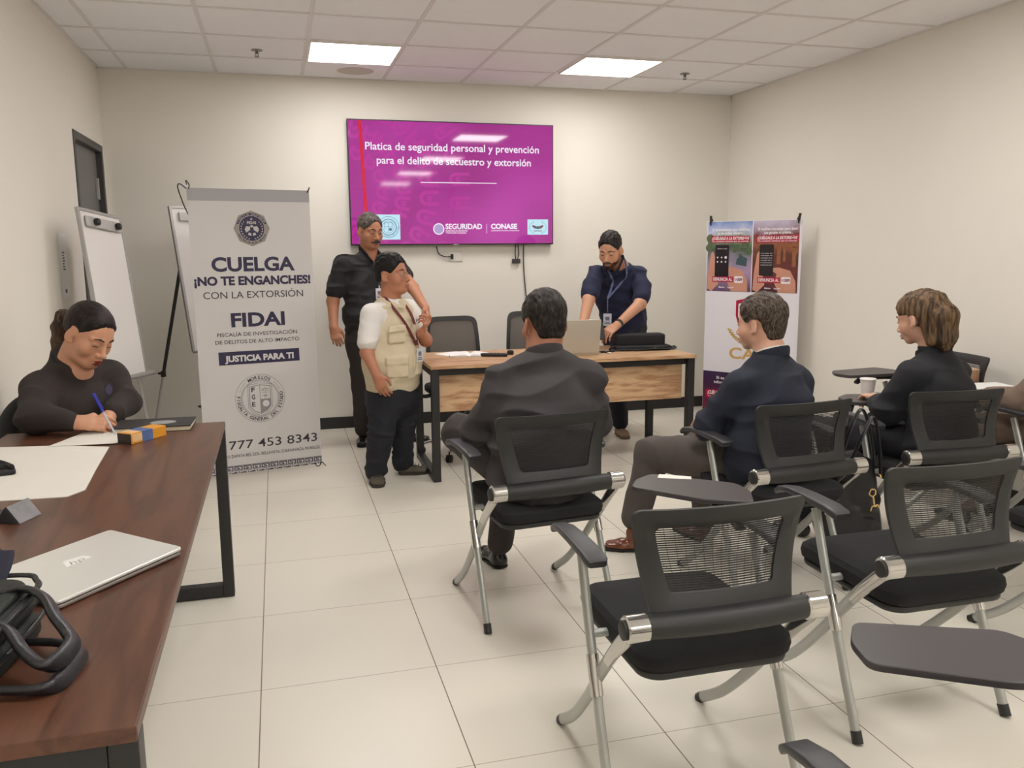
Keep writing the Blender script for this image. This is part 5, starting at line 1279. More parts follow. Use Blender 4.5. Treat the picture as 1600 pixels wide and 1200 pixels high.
short_hair(H, pB, org, hair_material('hair_grey_b', (52, 46, 42), (118, 108, 100)), t=.004, top=.005, hairline=.083, recede=1.0, nape=-.045, seed=5)
F_ = Field(.002)
for s in (-1, 1): F_.seg(H.w((s*.004, .104, -.0555)), H.w((s*.033, .088, -.066)), .0085, .0055, .006)
F_.post.append(lambda P, d: d+vnoise(P*np.array((500, 500, 150), np.float32), 1, 3)*.003); F_.build('moustache', mat('moustache_dark', (62, 54, 50), .8, noise=.4, nscale=200), pB, org)
S = Field(.005); torso(S, (.643, 6.345, .845), wa, chn, nb, r, (.170, .142), (.178, .155), (.185, .132), shL, shR, .064)
S.chain([shR, (.437, 6.272, 1.24), (.408, 6.27, 1.165)], [.068, .068, .066], .03); S.chain([shL, (.915, 6.33, 1.255)], [.068, .062], .03)
S.seg(H.w((0, .0, -.07)), np.array(nb)+f*.05-(0, 0, .0), .060, .055, .004, 's'); S.seg(np.array(nb)+f*.06, np.array(chn)+f*.145+(0, 0, .10), .045, .012, .01, 's')
S.post.append(wrinkle(.009, seed=20)); po = S.build('polo_shirt', cloth('polo_black', (34, 33, 37), .8), pB, org)
C_ = Field(.003)
for s in (-1, 1):
    C_.chain([at(nb, RB, (0, -.066, .035)), at(nb, RB, (s*.068, -.01, .040)), at(nb, RB, (s*.050, .075, -.025)), at(nb, RB, (s*.028, .105, -.065))], [(.006, .026)]*4, .004)
C_.build('collar', cloth('polo_collar', (30, 30, 34), .8), po, org)
T_ = Field(.006); T_.seg((.645, 6.345, .87), (.645, 6.35, .78), (.172, .140), (.172, .142), .03, side=r)
for hp, kn, an in (((.575, 6.32, .78), (.580, 6.34, .44), (.580, 6.40, .10)), ((.73, 6.385, .78), (.80, 6.35, .44), (.885, 6.34, .12))):
    T_.chain([hp, kn, an], [(.098, .105), (.080, .085), (.062, .072)], .05)
T_.post.append(wrinkle(.005, (7, 7, 9), seed=22)); T_.build('trousers', cloth('trousers_charcoal_brown', (52, 46, 46)), pB, org)
blk = mat('black_shoe_leather', (24, 23, 25), .25, coat=.3)
for heel, toe in (((.590, 6.445, 0), (.545, 6.185, 0)), ((.860, 6.375, 0), (1.075, 6.245, 0))):
    F_ = Field(.004); shoe(F_, heel, toe, 1.0); so = F_.build('shoe', blk, pB, org); sole(heel, toe, so, org, mat('sole_black', (20, 20, 20), .7))
cord_w = mat('lanyard_thin_dark', (60, 60, 70), .6)
for s in (-1, 1): ribbon([at(nb, RB, (s*.062, -.01, .030)), at(nb, RB, (s*.052, .085, -.04)), at(chn, RB, (s*.030, .140, .08)), at(chn, RB, (0.0, .150, -.01))], .009, .0016, cord_w, pB, org, 'lanyard', f)
badge(at(chn, RB, (0.0, .160, -.065)), f, pB, org, (226, 224, 226), .060, .08)
F_ = Field(.0035); F_.seg(at(pe, RB, (-.16, .0, .03)), at(pe, RB, (.16, .0, .03)), .02, .02, .01)

# ---- C: man in the navy polo leaning over the desk ----------------------
org = (2.55, 6.02, 0); pC = person('bearded man in navy polo and lanyard, leaning over the desk by the open laptop', org)
f = unit((-.42, -.90, 0)); r = rdir(f)
tf = unit((-.42, -.80, -.45))      # forward lean
H = Head((2.345, 5.80, 1.440), (-.62, -.74, -.42), sc=1.06)
nb, chn, wa, pe = (2.475, 5.93, 1.315), (2.50, 6.02, 1.13), (2.575, 6.08, .94), (2.60, 6.12, .84)
shR, shL = (2.285, 5.925, 1.275), (2.640, 5.915, 1.300)
rr = unit(np.array(shR)-np.array(shL))
B = Field(.0038); add_head(B, H, fat=.2)
B.seg(H.w((0, -.03, -.05)), nb, .056, .060, .03); B.seg(nb, chn, .06, .10, .03)
aR = [(2.27, 5.90, 1.26), (2.165, 5.76, 1.08), (2.065, 5.615, .900)]; B.chain(aR, [.034, .044, .029], .02); B.seg(chn, (2.40, 5.98, 1.22), .06, .03, .02)
add_hand(B, aR[2], unit((-.35, -.55, -.70)), unit((-.1, -.75, .6)), -1, .35, .98)
aL = [(2.60, 5.90, 1.22), (2.560, 5.74, 1.045), (2.305, 5.575, .905)]; B.chain(aL, [.026, .044, .028], .02)
add_hand(B, aL[2], unit((-.80, -.30, -.45)), unit((-.35, -.55, .75)), 1, .40, .98, thumb=.2, spread=1.6)
B.build('body', SK['c'], pC, org)
head_extras(H, pC, org, (150, 96, 88), (32, 26, 24), gaze=-1, open_=.15)
short_hair(H, pC, org, hair_material('hair_dark_c', (20, 18, 19), (58, 52, 50)), t=.003, fade=.002, tuft=.006, top=.013, hairline=.073, nape=-.045, seed=9)
F_ = Field(.0022); bm_ = hair_material('beard_brown', (36, 26, 22), (84, 62, 52))
F_.ell(H.w((0, .022, -.052)), np.array((.0585, .066, .0620))*1.06, H.R, .01); F_.ell(H.w((0, .068, -.093)), np.array((.030, .026, .026))*1.06, H.R, .02)
for s in (-1, 1): F_.seg(H.w((s*.004, .100, -.0545)), H.w((s*.026, .092, -.064)), .0070, .0055, .004)
def bpost(P, d):
    q = H.loc(P); x, y, z = q.T; edge = z+.040+np.clip((y-.035), 0, .1)*.62; mouth = .014-np.sqrt((x/1.7)**2+(z+.070)**2); moust = np.where((z > -.066) & (z < -.045) & (y > .086) & (np.abs(x) < .034), -1., edge)
    return np.maximum(np.maximum(d+vnoise(q*np.array((420, 300, 200), np.float32), 1, 2)*.003, moust*.8), np.where(y > .07, mouth, -1))
F_.post.append(bpost); F_.build('beard', bm_, pC, org)
S = Field(.005); torso(S, pe, wa, chn, nb, rr, (.175, .135), (.170, .135), (.180, .130), (2.605, 5.95, 1.268), (2.32, 5.945, 1.255), .058)
S.chain([(2.285, 5.925, 1.27), (2.225, 5.84, 1.18), (2.19, 5.80, 1.125)], [.060, .062, .062], .03); S.chain([(2.625, 5.925, 1.262), (2.610, 5.83, 1.17), (2.585, 5.775, 1.095)], [.056, .061, .062], .03)
S.seg(H.w((0, .0, -.08)), np.array(nb)-(0, 0, .0), .060, .055, .004, 's'); S.post.append(wrinkle(.010, (8, 8, 12), seed=31)); po = S.build('polo_shirt', cloth('polo_navy', (34, 38, 66), .85), pC, org)
C_ = Field(.003)
for s in (-1, 1):
    C_.chain([H.w((0, -.088, -.060)), H.w((s*.070, -.045, -.082)), H.w((s*.050, .035, -.135)), H.w((s*.030, .050, -.165))], [(.006, .024)]*4, .004)
C_.build('collar', cloth('polo_navy_collar', (28, 32, 58), .85), po, org)
T_ = Field(.006); T_.seg((2.59, 6.11, .88), (2.60, 6.13, .80), (.172, .138), (.172, .142), .03, side=r)
for hp, kn, an in (((2.53, 6.11, .78), (2.50, 6.02, .46), (2.545, 6.055, .10)), ((2.68, 6.16, .78), (2.60, 6.22, .46), (2.54, 6.38, .14))):
    T_.chain([hp, kn, an], [(.095, .105), (.078, .084), (.060, .068)], .05)
T_.post.append(wrinkle(.006, (7, 7, 12), seed=33)); T_.build('trousers', cloth('jeans_black_navy', (26, 28, 38)), pC, org)
tan_ = mat('shoe_tan_suede', (140, 116, 92), .8, bump=.3, bscale=300); sole_t = mat('sole_brown', (96, 78, 62), .7)
for heel, toe in (((2.555, 6.10, 0), (2.520, 5.865, 0)), ((2.555, 6.425, 0), (2.49, 6.19, 0))):
    F_ = Field(.004); shoe(F_, heel, toe, 1.05, .07); so = F_.build('boot', tan_, pC, org); sole(heel, toe, so, org, sole_t, 1.05)
lb = mat('lanyard_blue_white', (92, 104, 140), .6, noise=.95, nscale=60)
tipc = np.array((2.335, 5.815, 1.085))
for s, sh_ in ((1, -.055), (-1, .055)):
    ribbon([H.w((0, -.10, -.075)), H.w((s*.075, -.05, -.09)), at(nb, np.stack([rr, f, (0, 0, 1)], 1), (s*.060, .100, -.07)), at(chn, np.stack([rr, f, (0, 0, 1)], 1), (s*.035, .155, .065)), tipc], .015, .0016, lb, pC, org, 'lanyard', rr)
ribbon([tipc, tipc-(0, 0, .10)], .008, .0016, lb, pC, org, 'lanyard', rr)
badge(tipc-(0, 0, .155), f, pC, org, (206, 210, 226), .060, .090)
MB().sweep([tuple(np.array(aL[2])*.93+np.array(aL[1])*.07-np.array(org)+np.array((0, 0, 0))), tuple(np.array(aL[2])*.86+np.array(aL[1])*.14-np.array(org))], .033, n=20).build('wristwatch', black_pl, pC, smooth=True)
ph = tag(MB().box((-.036, -.075, -.005), (.036, .075, .005), orient((2.165, 5.545, .875), (.9, -.3, .1), (-.25, -.6, .6))).build('smartphone', black_pl, None, bevel=.004), 'black smartphone held by the man leaning over the desk', 'phone')

# ---- suits: common builder for the people seated with their backs to us --
def suit_back(p, org, m, nb, chn, wa, pe, shL, shR, armL, armR, sd, wid, fwd, seed, collar=True, amp=.009, shirt=None):
    S = Field(.005); torso(S, pe, wa, chn, nb, sd, wid[0], wid[1], wid[2], shL, shR, .060, .04, .012)
    for a in (armL, armR): S.chain(a, [.064, .060, .048][:len(a)], .03)
    R_ = np.stack([sd, fwd, (0, 0, 1)], 1)
    S.seg(at(nb, R_, (0, .10, .03)), at(nb, R_, (0, .09, -.06)), .050, .045, .01, 's')
    S.post.append(wrinkle(amp, (5, 5, 12), seed=seed, fine=.25)); j = S.build('jacket', m, p, org)
    C_ = Field(.0032); ring(C_, nb, R_, .072, .074, .030, .024, .0065, -215, 35, dz=-.014); C_.build('jacket_collar', m, j, org)
    if shirt:
        C_ = Field(.0032); ring(C_, nb, R_, .064, .065, .022, .020, .0045, -230, 50, dz=.0); C_.build('shirt_collar', shirt, p, org)
    return j
# ---- D: man in the grey jacket -----------------------------------------
org = (1.0, 3.2, 0); pD = person('broad man in a charcoal grey jacket seated in the centre, back to the camera', org)
f = unit((-.08, 1, 0)); r = rdir(f); u = np.array((0, 0, 1.))
H = Head((1.045, 3.30, 1.155), (-.10, 1, -.22), sc=1.08)
nb, chn, wa, pe = (1.035, 3.265, 1.045), (1.02, 3.22, .82), (.985, 3.15, .62), (.965, 3.13, .52)
shL, shR = (.835, 3.215, .925), (1.215, 3.225, .925)
B = Field(.0042); add_head(B, H, fat=.8, face=True)
B.seg(H.w((0, -.025, -.05)), nb, .066, .070, .03); B.seg(nb, chn, .06, .10, .03)
wL, wR = (.93, 3.60, .70), (1.12, 3.58, .70)
for wr, el, s in ((wL, (.76, 3.33, .69), 1), (wR, (1.285, 3.36, .69), -1)):
    B.seg((1.02, 3.25, .88), el, .05, .035, .03); B.seg(el, wr, .035, .028, .01); add_hand(B, wr, unit((s*.3, 1, .0)), (0, -.1, 1), s, .5)
B.build('body', mat('skin_d', (166, 112, 88), .5, sss=.12), pD, org)
head_extras(H, pD, org)
short_hair(H, pD, org, hair_material('hair_black_d', (16, 14, 14), (58, 50, 46), (70, 20, 20)), t=.008, top=.014, hairline=.066, nape=-.075, seed=11)
gj = cloth('jacket_charcoal', (62, 58, 60), .85, .5, 600, .10)
suit_back(pD, org, gj, nb, chn, wa, pe, shL, shR, [shL, (.765, 3.30, .715), (.90, 3.55, .70)], [shR, (1.285, 3.33, .715), (1.15, 3.54, .70)], r, ((.200, .150), (.205, .155), (.215, .150)), f, 41, amp=.013)
T_ = Field(.006)
T_.seg((.965, 3.10, .545), (.96, 3.2, .545), (.19, .075), (.18, .08), .02, side=r)
T_.chain([(.88, 3.18, .57), (.745, 3.53, .665), (.985, 3.70, .615)], [.100, .082, .062], .04); T_.chain([(1.03, 3.2, .565), (1.0, 3.60, .53), (.935, 3.62, .12)], [.098, .078, .056], .04)
T_.post.append(wrinkle(.006, (9, 9, 9), seed=43)); T_.build('trousers', cloth('trousers_grey_d', (60, 54, 54)), pD, org)
F_ = Field(.004); shoe(F_, (.935, 3.58, 0), (.900, 3.83, 0)); so = F_.build('shoe', blk, pD, org); sole((.935, 3.58, 0), (.900, 3.83, 0), so, org, MATS['sole_black'])
F_ = Field(.004); F_.seg((1.03, 3.73, .60), (1.16, 3.80, .55), (.040, .045), (.038, .028), .01); F_.build('shoe', blk, pD, org)
# ---- E: man in the navy suit --------------------------------------------
org = (2.0, 3.15, 0); pE = person('man with combed-back brown hair in a navy suit jacket, seated and looking left', org)
f = unit((-.30, .95, 0)); r = rdir(f)
H = Head((2.008, 3.235, 1.130), (-.50, .86, -.10), sc=1.02)
nb, chn, wa, pe = (2.035, 3.19, 1.005), (2.03, 3.16, .80), (2.00, 3.12, .61), (1.98, 3.10, .53)
shL, shR = (1.862, 3.125, .880), (2.195, 3.205, .865)
B = Field(.0042); add_head(B, H, fat=.3)
B.seg(H.w((0, -.025, -.05)), nb, .056, .060, .03); B.seg(nb, chn, .06, .10, .03)
wL, wR = (1.93, 3.50, .665), (2.05, 3.56, .65)
for wr, el, s in ((wL, (1.765, 3.26, .70), 1), (wR, (2.25, 3.38, .66), -1)):
    B.seg((2.03, 3.2, .88), el, .06, .04, .03); B.seg(el, wr, .040, .026, .01); add_hand(B, wr, unit((-.3, 1, -.3)), (0, -.1, 1), s, .5)
B.build('body', SK['d'], pE, org)
head_extras(H, pE, org, (170, 110, 100), (60, 48, 42))
short_hair(H, pE, org, hair_material('hair_brown_e', (38, 31, 27), (104, 90, 78), (80, 10, 30)), t=.009, top=.016, hairline=.070, nape=-.082, seed=14, streak=(90, 10, 30))
nv = cloth('jacket_navy', (27, 32, 48), .85, .4, 600, .08)
suit_back(pE, org, nv, nb, chn, wa, pe, shL, shR, [shL, (1.765, 3.225, .695), (1.90, 3.45, .665)], [shR, (2.262, 3.36, .68), (2.00, 3.53, .645)], r, ((.205, .150), (.195, .145), (.190, .140)), f, 51, shirt=MATS['white_cotton'])
T_ = Field(.0055); T_.seg((1.98, 3.08, .55), (1.95, 3.2, .55), (.18, .075), (.17, .08), .02, side=r)
T_.chain([(1.90, 3.17, .55), (1.70, 3.64, .475), (1.63, 3.665, .16)], [.100, .084, .064], .04); T_.chain([(2.06, 3.2, .55), (1.98, 3.68, .48), (2.0, 3.66, .12)], [.096, .078, .056], .04)
T_.post.append(wrinkle(.006, (9, 9, 9), seed=53)); T_.build('trousers', cloth('trousers_taupe', (82, 74, 70)), pE, org)
brn = mat('shoe_brown_leather', (112, 60, 38), .28, coat=.3, noise=.15, nscale=15)
for heel, toe in (((1.665, 3.62, 0), (1.470, 3.70, 0)), ((2.01, 3.62, 0), (1.95, 3.88, 0))):
    F_ = Field(.004); shoe(F_, heel, toe, .98); so = F_.build('shoe', brn, pE, org); sole(heel, toe, so, org, mat('sole_black', (20, 20, 20), .7))
# ---- F: woman in the black blazer ---------------------------------------
org = (2.88, 3.2, 0); pF = person('woman in a black blazer with streaked brown hair, seated at the right', org)
f = unit((-.30, .95, 0)); r = rdir(f)
H = Head((2.862, 3.275, 1.125), (-.34, .93, -.30), sc=1.0)
nb, chn, wa, pe = (2.905, 3.22, .985), (2.91, 3.17, .79), (2.89, 3.12, .62), (2.87, 3.10, .53)
shL, shR = (2.755, 3.160, .875), (3.040, 3.235, .870)
B = Field(.004); add_head(B, H, fat=.0, female=True)
B.seg(H.w((0, -.025, -.05)), nb, .048, .052, .03); B.seg(nb, chn, .05, .08, .03)
wL = (2.795, 3.455, .722); B.seg((2.9, 3.2, .86), (2.695, 3.27, .70), .05, .035, .03); B.seg((2.695, 3.27, .70), wL, .035, .024, .01); add_hand(B, wL, unit((.1, 1, .0)), (.1, 0, 1), 1, .5, .86)
B.build('body', SK['d'], pF, org)
head_extras(H, pF, org, (170, 90, 90), (70, 50, 40))
hm = hair_material('hair_streaked_f', (50, 37, 29), (128, 101, 73), (26, 26, 2.6))
F_ = Field(.0038)
H.ell(F_, (0, -.022, .038), (.083, .103, .092), .01); H.ell(F_, (0, .020, .030), (.073, .076, .082), .02)
H.seg(F_, (0, -.095, .050), (0, -.130, -.02), (.058, .040), (.066, .040), .04, side=(1, 0, 0)); H.seg(F_, (0, -.125, -.02), (.0, -.105, -.120), (.072, .046), (.068, .034), .03, side=(1, 0, 0))
H.seg(F_, (.0, -.105, -.12), (.012, -.098, -.158), (.068, .034), (.050, .014), .02, side=(1, 0, 0)); [H.seg(F_, (q*.052, -.058, .01), (q*.052, -.062, -.125), (.026, .034), (.020, .026), .03, side=(1, 0, 0)) for q in (-1, 1)]
def fpost(P, d):
    q = H.loc(P); x, y, z = q.T
    A = np.where(y > .012, .010+(.062-(x/.05)**2*.016-.010)*np.clip((y-.018)/.052, 0, 1)-z+vnoise(q*np.array((90, 90, 20), np.float32), 1, 9)*.02, np.maximum(-1, np.where((np.abs(x) > .05) & (z > -.045) & (z < .02), .022-np.hypot(y+.012, z+.012), -1.)))
    low = np.where((y > -.030) & (z < -.045), .02, -1.)
    st = vnoise(q*np.array((110, 110, 12), np.float32), 1, 4)*.010+vnoise(q*np.array((40, 40, 9), np.float32), 1, 6)*.008
    th = .010*np.clip((np.where(y > .0, A, -1.)+.014)/.014, 0, 1)
    return np.maximum(np.maximum(d+st+th, A), low)
F_.post.append(fpost); F_.build('hair', hm, pF, org)
MB().lathe([(.004, 0), (.005, .003), (.002, .006)], 10, Matrix.Translation(Vector(H.w((-.083, -.002, -.042)))-Vector(org)) @ Matrix.Rotation(1.57, 4, 'Y')).build('earring', MATS['chrome'], pF, smooth=True)
bz = cloth('blazer_black', (24, 25, 31), .85, .4, 600, .08)
suit_back(pF, org, bz, nb, chn, wa, pe, shL, shR, [shL, (2.690, 3.235, .705), (2.775, 3.40, .712)], [shR, (3.10, 3.33, .69), (2.98, 3.50, .66)], r, ((.190, .140), (.165, .125), (.170, .125)), f, 61)
T_ = Field(.0055); T_.seg((2.87, 3.08, .55), (2.84, 3.2, .55), (.18, .075), (.17, .08), .02, side=r)
T_.chain([(2.80, 3.17, .545), (2.55, 3.58, .545), (2.52, 3.60, .14)], [.092, .074, .05], .04); T_.chain([(2.94, 3.2, .55), (2.78, 3.66, .51), (2.78, 3.66, .12)], [.090, .072, .05], .04)
T_.post.append(wrinkle(.004, (9, 9, 9), seed=63)); T_.build('trousers', cloth('trousers_black_f', (25, 26, 33)), pF, org)
for heel, toe in (((2.53, 3.55, 0), (2.45, 3.76, 0)), ((2.79, 3.62, 0), (2.74, 3.84, 0))):
    F_ = Field(.004); shoe(F_, heel, toe, .85); F_.build('shoe', blk, pF, org)

# ---- G: woman writing at the brown table --------------------------------
org = (-.88, 3.92, 0); pG = person('dark-haired woman in a dark brown top, writing at the far end of the brown table', org)
f = unit((.62, -.70, 0)); r = rdir(f); RG = np.stack([r, f, (0, 0, 1)], 1)
H = Head((-.765, 3.865, 1.114), (.68, -.60, -.52), roll=-10, sc=1.07)
nb, chn, wa, pe = (-.862, 3.945, .985), (-.870, 3.955, .800), (-.90, 3.99, .62), (-.92, 4.00, .53)
shR, shL = (-.950, 3.815, .895), (-.735, 4.055, .905)
B = Field(.0034); add_head(B, H, fat=.75, female=True)
B.seg(H.w((0, -.025, -.05)), nb, .058, .064, .03); B.seg(nb, chn, .06, .10, .03); B.seg(nb, np.array(nb)+f*.05-(0, 0, .04), .06, .06, .03)
aR = [(-.945, 3.80, .89), (-.925, 3.585, .815), (-.765, 3.545, .803)]; B.chain(aR, [.034, .034, .027], .02); B.seg(chn, aR[0], .06, .03, .02)
add_hand(B, (-.758, 3.545, .800), unit((1, .10, -.10)), unit((.0, -.70, .75)), -1, .62, .98, thumb=.85, fingers=(.50, .62, .72, .8), wr_r=.028)
aL = [(-.735, 4.05, .90), (-.655, 3.93, .765+.035), (-.70, 3.70, .785)]; B.chain(aL, [.034, .034, .026], .02); B.seg(chn, aL[0], .06, .03, .02)
add_hand(B, aL[2], unit((.0, -1, -.05)), (0, 0, 1), 1, .3, .92)
B.build('body', mat('skin_g', (204, 150, 120), .48, sss=.12), pG, org)
head_extras(H, pG, org, (128, 18, 30), (44, 30, 26), gaze=-1, open_=.0)
hd = hair_material('hair_dark_g', (17, 14, 14), (50, 40, 38), (14, 70, 14))
F_ = Field(.0034)
H.ell(F_, (0, -.022, .036), (.079, .100, .088), .01); H.ell(F_, (0, .020, .026), (.069, .071, .078), .02); H.seg(F_, (0, -.075, .0), (0, -.100, .01), (.06, .03), (.035, .03), .03, side=(1, 0, 0))
def gpost(P, d):
    q = H.loc(P); x, y, z = q.T; ax_ = np.abs(x)
    line = .072-(ax_/.05)**2*.012
    sl = .004+(line-.004)*np.clip((y-.012)/.056, 0, 1)
    A = (sl-z)*.8; ear = np.where(ax_ > .05, .026-np.hypot(y+.006, (z+.012)/1.25), -1.)
    Bq = np.maximum(np.maximum(y-.002, -.050-z+np.clip(-(y+.03), 0, .1)*-.2), ear)
    keep = np.minimum(np.where(z > .006, np.maximum(A, ear), A), Bq)
    st = vnoise(q*np.array((30, 8, 90), np.float32), 1, 4)*.004
    return np.maximum(d+st+.008*np.clip((keep+.016)/.016, 0, 1)**1.5, keep+vnoise(q*np.array((150, 60, 60), np.float32), 1, 9)*.006)
F_.post.append(gpost); hg = F_.build('hair', hd, pG, org)
F_ = Field(.0036); H.chain = None
p0_ = H.w((0, -.105, .012)); pt = [p0_, p0_+np.array((-.040, .02, .004)), p0_+np.array((-.062, .03, -.045)), p0_+np.array((-.070, .02, -.10)), p0_+np.array((-.085, .0, -.135))]
F_.chain(pt, [(.030, .026), (.036, .028), (.036, .026), (.030, .020), (.016, .010)], .03)
F_.post.append(lambda P, d: d+vnoise((P-H.c)@H.R*np.array((120, 120, 14), np.float32), 1, 8)*.008); F_.build('ponytail', hair_material('ponytail_brown', (44, 34, 28), (104, 84, 64), (30, 30, 3)), pG, org)
for s in (-1, 1): MB().lathe([(.003, -.003), (.0045, 0), (.003, .003)], 10, Matrix.Translation(Vector(H.w((s*.083, -.000, -.040)))-Vector(org))).build('earring', gold, pG, smooth=True)
S = Field(.0045); torso(S, pe, wa, chn, nb, r, (.210, .165), (.215, .175), (.190, .150), shL, shR, .072, .04)
S.ell(at(chn, RG, (.0, .085, -.02)), (.165, .10, .095), RG, .06); S.seg(np.array(nb)-(0, 0, .06), np.array(nb)+(0, 0, .030)-f*.02, (.088, .085), (.068, .070), .03, side=r)
S.chain([shR, (-.935, 3.60, .822), (-.80, 3.545, .803)], [.074, .063, .040], .04); S.chain([shL, (-.655, 3.935, .815), (-.69, 3.76, .795)], [.072, .058, .040], .04)
S.seg(H.w((0, .01, -.05)), np.array(nb)+f*.045+(0, 0, .03), .060, .060, .006, 's')
S.post.append(wrinkle(.007, (7, 7, 10), seed=71, fine=.2)); S.post.append(lambda P, d: np.where((P[:, 1] < 3.66) & (P[:, 2] < .80), np.maximum(d, tz+.001-P[:, 2]), d))
S.build('knit_top', cloth('top_dark_brown', (48, 40, 39), .9, .4, 700, .05), pG, org)
C_ = Field(.003); ring(C_, np.array(nb)+f*.012, RG, .074, .080, .045, .009, .006, k=.004, dz=.018); C_.build('neckband', cloth('neckband_dark', (38, 33, 33)), pG, org)
T_ = Field(.007); T_.seg((-.92, 4.02, .54), (-.88, 3.95, .54), (.20, .08), (.19, .08), .02, side=r)
T_.chain([(-.97, 3.93, .53), (-.76, 3.74, .50), (-.80, 3.84, .10)], [.10, .08, .055], .03); T_.chain([(-.86, 4.07, .53), (-.58, 3.94, .50), (-.64, 3.98, .10)], [.10, .08, .055], .03)
T_.build('trousers', MATS['trousers_black_f'] if 'trousers_black_f' in MATS else nv, pG, org)
for heel, toe in (((-.84, 3.88, 0), (-.72, 3.72, 0)), ((-.68, 4.02, 0), (-.56, 3.86, 0))):
    F_ = Field(.005); shoe(F_, heel, toe, .9); F_.build('shoe', blk, pG, org)
# glasses hanging at the neck
mb = MB(); g0 = at(chn, RG, (-.030, .212, .085))
for q, (a, b_) in enumerate(((-.0, .0), (-.018, -.058))):
    mb.sweep([tuple(at(g0, RG, (a+.018*math.cos(t), .012-.02*q, b_+.024*math.sin(t)))-np.array(org)) for t in np.linspace(0, 2*math.pi, 20)[:-1]], .002, closed=True, n=6)
mb.build('hanging_glasses', mat('glasses_dark', (40, 38, 48), .3), pG, smooth=True)
mb = MB()
for q, (a, b_) in enumerate(((-.0, .0), (-.018, -.058))):
    Mg = Matrix.Translation(Vector(at(g0, RG, (a, .012-.02*q, b_)))-Vector(org)) @ Matrix(RG.tolist()).to_4x4() @ Matrix.Rotation(math.pi/2, 4, 'X'); mb.lathe([(.0005, -.001), (.017, -.0005), (.017, .0005), (.0005, .001)], 20, Mg @ Matrix.Scale(1.3, 4, (0, 1, 0)))
mb.build('dark_lenses', mat('lens_violet', (84, 78, 100), .15), pG, smooth=True)
# pen in her hand
pn = empty('ballpoint_pen', (-.66, 3.50, .80), 0, 'blue-capped ballpoint pen in the hand of the writing woman', 'pen')
a_, b_ = Vector((-.628, 3.478, tz+.006))-Vector((-.66, 3.50, .80)), Vector((-.708, 3.545, .912))-Vector((-.66, 3.50, .80))
MB().sweep([a_, a_.lerp(b_, .06)], [.0012, .0035], n=10).sweep([a_.lerp(b_, .06), a_.lerp(b_, .62)], .0040, n=10).build('barrel', mat('clear_barrel', (190, 190, 200), .2), pn, smooth=True)
MB().sweep([a_.lerp(b_, .55), b_], .0052, n=12).sweep([a_.lerp(b_, .62)+Vector((.006, 0, .004)), b_+Vector((.006, 0, .002))], .0018, n=6).build('cap', mat('pen_blue', (34, 40, 160), .3), pn, smooth=True)
# her chair back
wc = empty('office_armchair', (-.865, 3.90, 0), math.radians(239.5), 'dark upholstered chair the writing woman is sitting on', 'office chair')
up_m = mat('dark_upholstery', (58, 58, 58), .8, bump=.4, bscale=300)
F_ = Field(.008)
F_.ell((0, -.215, .66), (.20, .045, .20), k=.02); F_.build('backrest', up_m, wc)
F_ = Field(.008); F_.box((0, 0.02, .42), (.20, .21, .045), .04); F_.build('seat', up_m, wc)
MB().sweep([(0, -.22, .5), (0, -.2, .38), (0, -.05, .36)], (.03, .01), side=(1, 0, 0)).build('back_bracket', black_pl, wc, smooth=True)
for sx in (-1, 1):
    for sy in (-1, 1): MB().sweep([(sx*.18, sy*.16+.02, .39), (sx*.21, sy*.19+.02, .005)], .012).build('leg', steel_blk, wc, smooth=True)

# ---- H: person in brown at the right edge -------------------------------
org = (3.60, 3.05, 0); pH = person('person in a brown coat at the right picture edge, only arm and leg visible', org)
H = Head((3.66, 3.16, 1.16), (-.5, .85, -.2)); nb, chn, wa, pe = (3.66, 3.12, 1.02), (3.655, 3.08, .82), (3.64, 3.04, .63), (3.62, 3.02, .54)
f = unit((-.35, .93, 0)); r = rdir(f); shL, shR = (3.475, 3.04, .90), (3.80, 3.12, .90)
B = Field(.005); add_head(B, H); B.seg(H.w((0, -.025, -.05)), nb, .052, .058, .03); B.seg(nb, chn, .06, .10, .03); B.seg((3.6, 3.1, .86), (3.43, 3.20, .70), .05, .035, .02); B.seg((3.43, 3.20, .70), (3.42, 3.42, .70), .035, .025, .01); add_hand(B, (3.42, 3.42, .705), (.05, 1, 0), (0, 0, 1), 1, .4, .9)
B.build('body', SK['d'], pH, org); head_extras(H, pH, org); short_hair(H, pH, org, hair_material('hair_dark_g', (17, 14, 14), (50, 40, 38)))
bc_ = cloth('coat_brown', (128, 108, 94), .9, .4, 400, .1)
suit_back(pH, org, bc_, nb, chn, wa, pe, shL, shR, [shL, (3.415, 3.19, .715), (3.41, 3.37, .70)], [shR, (3.84, 3.22, .70), (3.74, 3.42, .69)], r, ((.18, .14), (.17, .13), (.17, .13)), f, 81, amp=.012)
T_ = Field(.006); T_.seg((3.62, 3.0, .55), (3.60, 3.1, .55), (.16, .075), (.16, .08), .02, side=r); T_.chain([(3.55, 3.10, .55), (3.43, 3.50, .52), (3.45, 3.52, .12)], [.092, .074, .055], .04); T_.chain([(3.69, 3.12, .55), (3.63, 3.52, .52), (3.66, 3.54, .12)], [.092, .074, .055], .04)
T_.post.append(wrinkle(.01, seed=83)); T_.build('trousers', cloth('trousers_brown_h', (116, 98, 84), .9, .4, 400, .1), pH, org)
for heel, toe in (((3.45, 3.48, 0), (3.42, 3.70, 0)), ((3.66, 3.50, 0), (3.64, 3.72, 0))):
    F_ = Field(.005); shoe(F_, heel, toe, .9); F_.build('shoe', blk, pH, org)

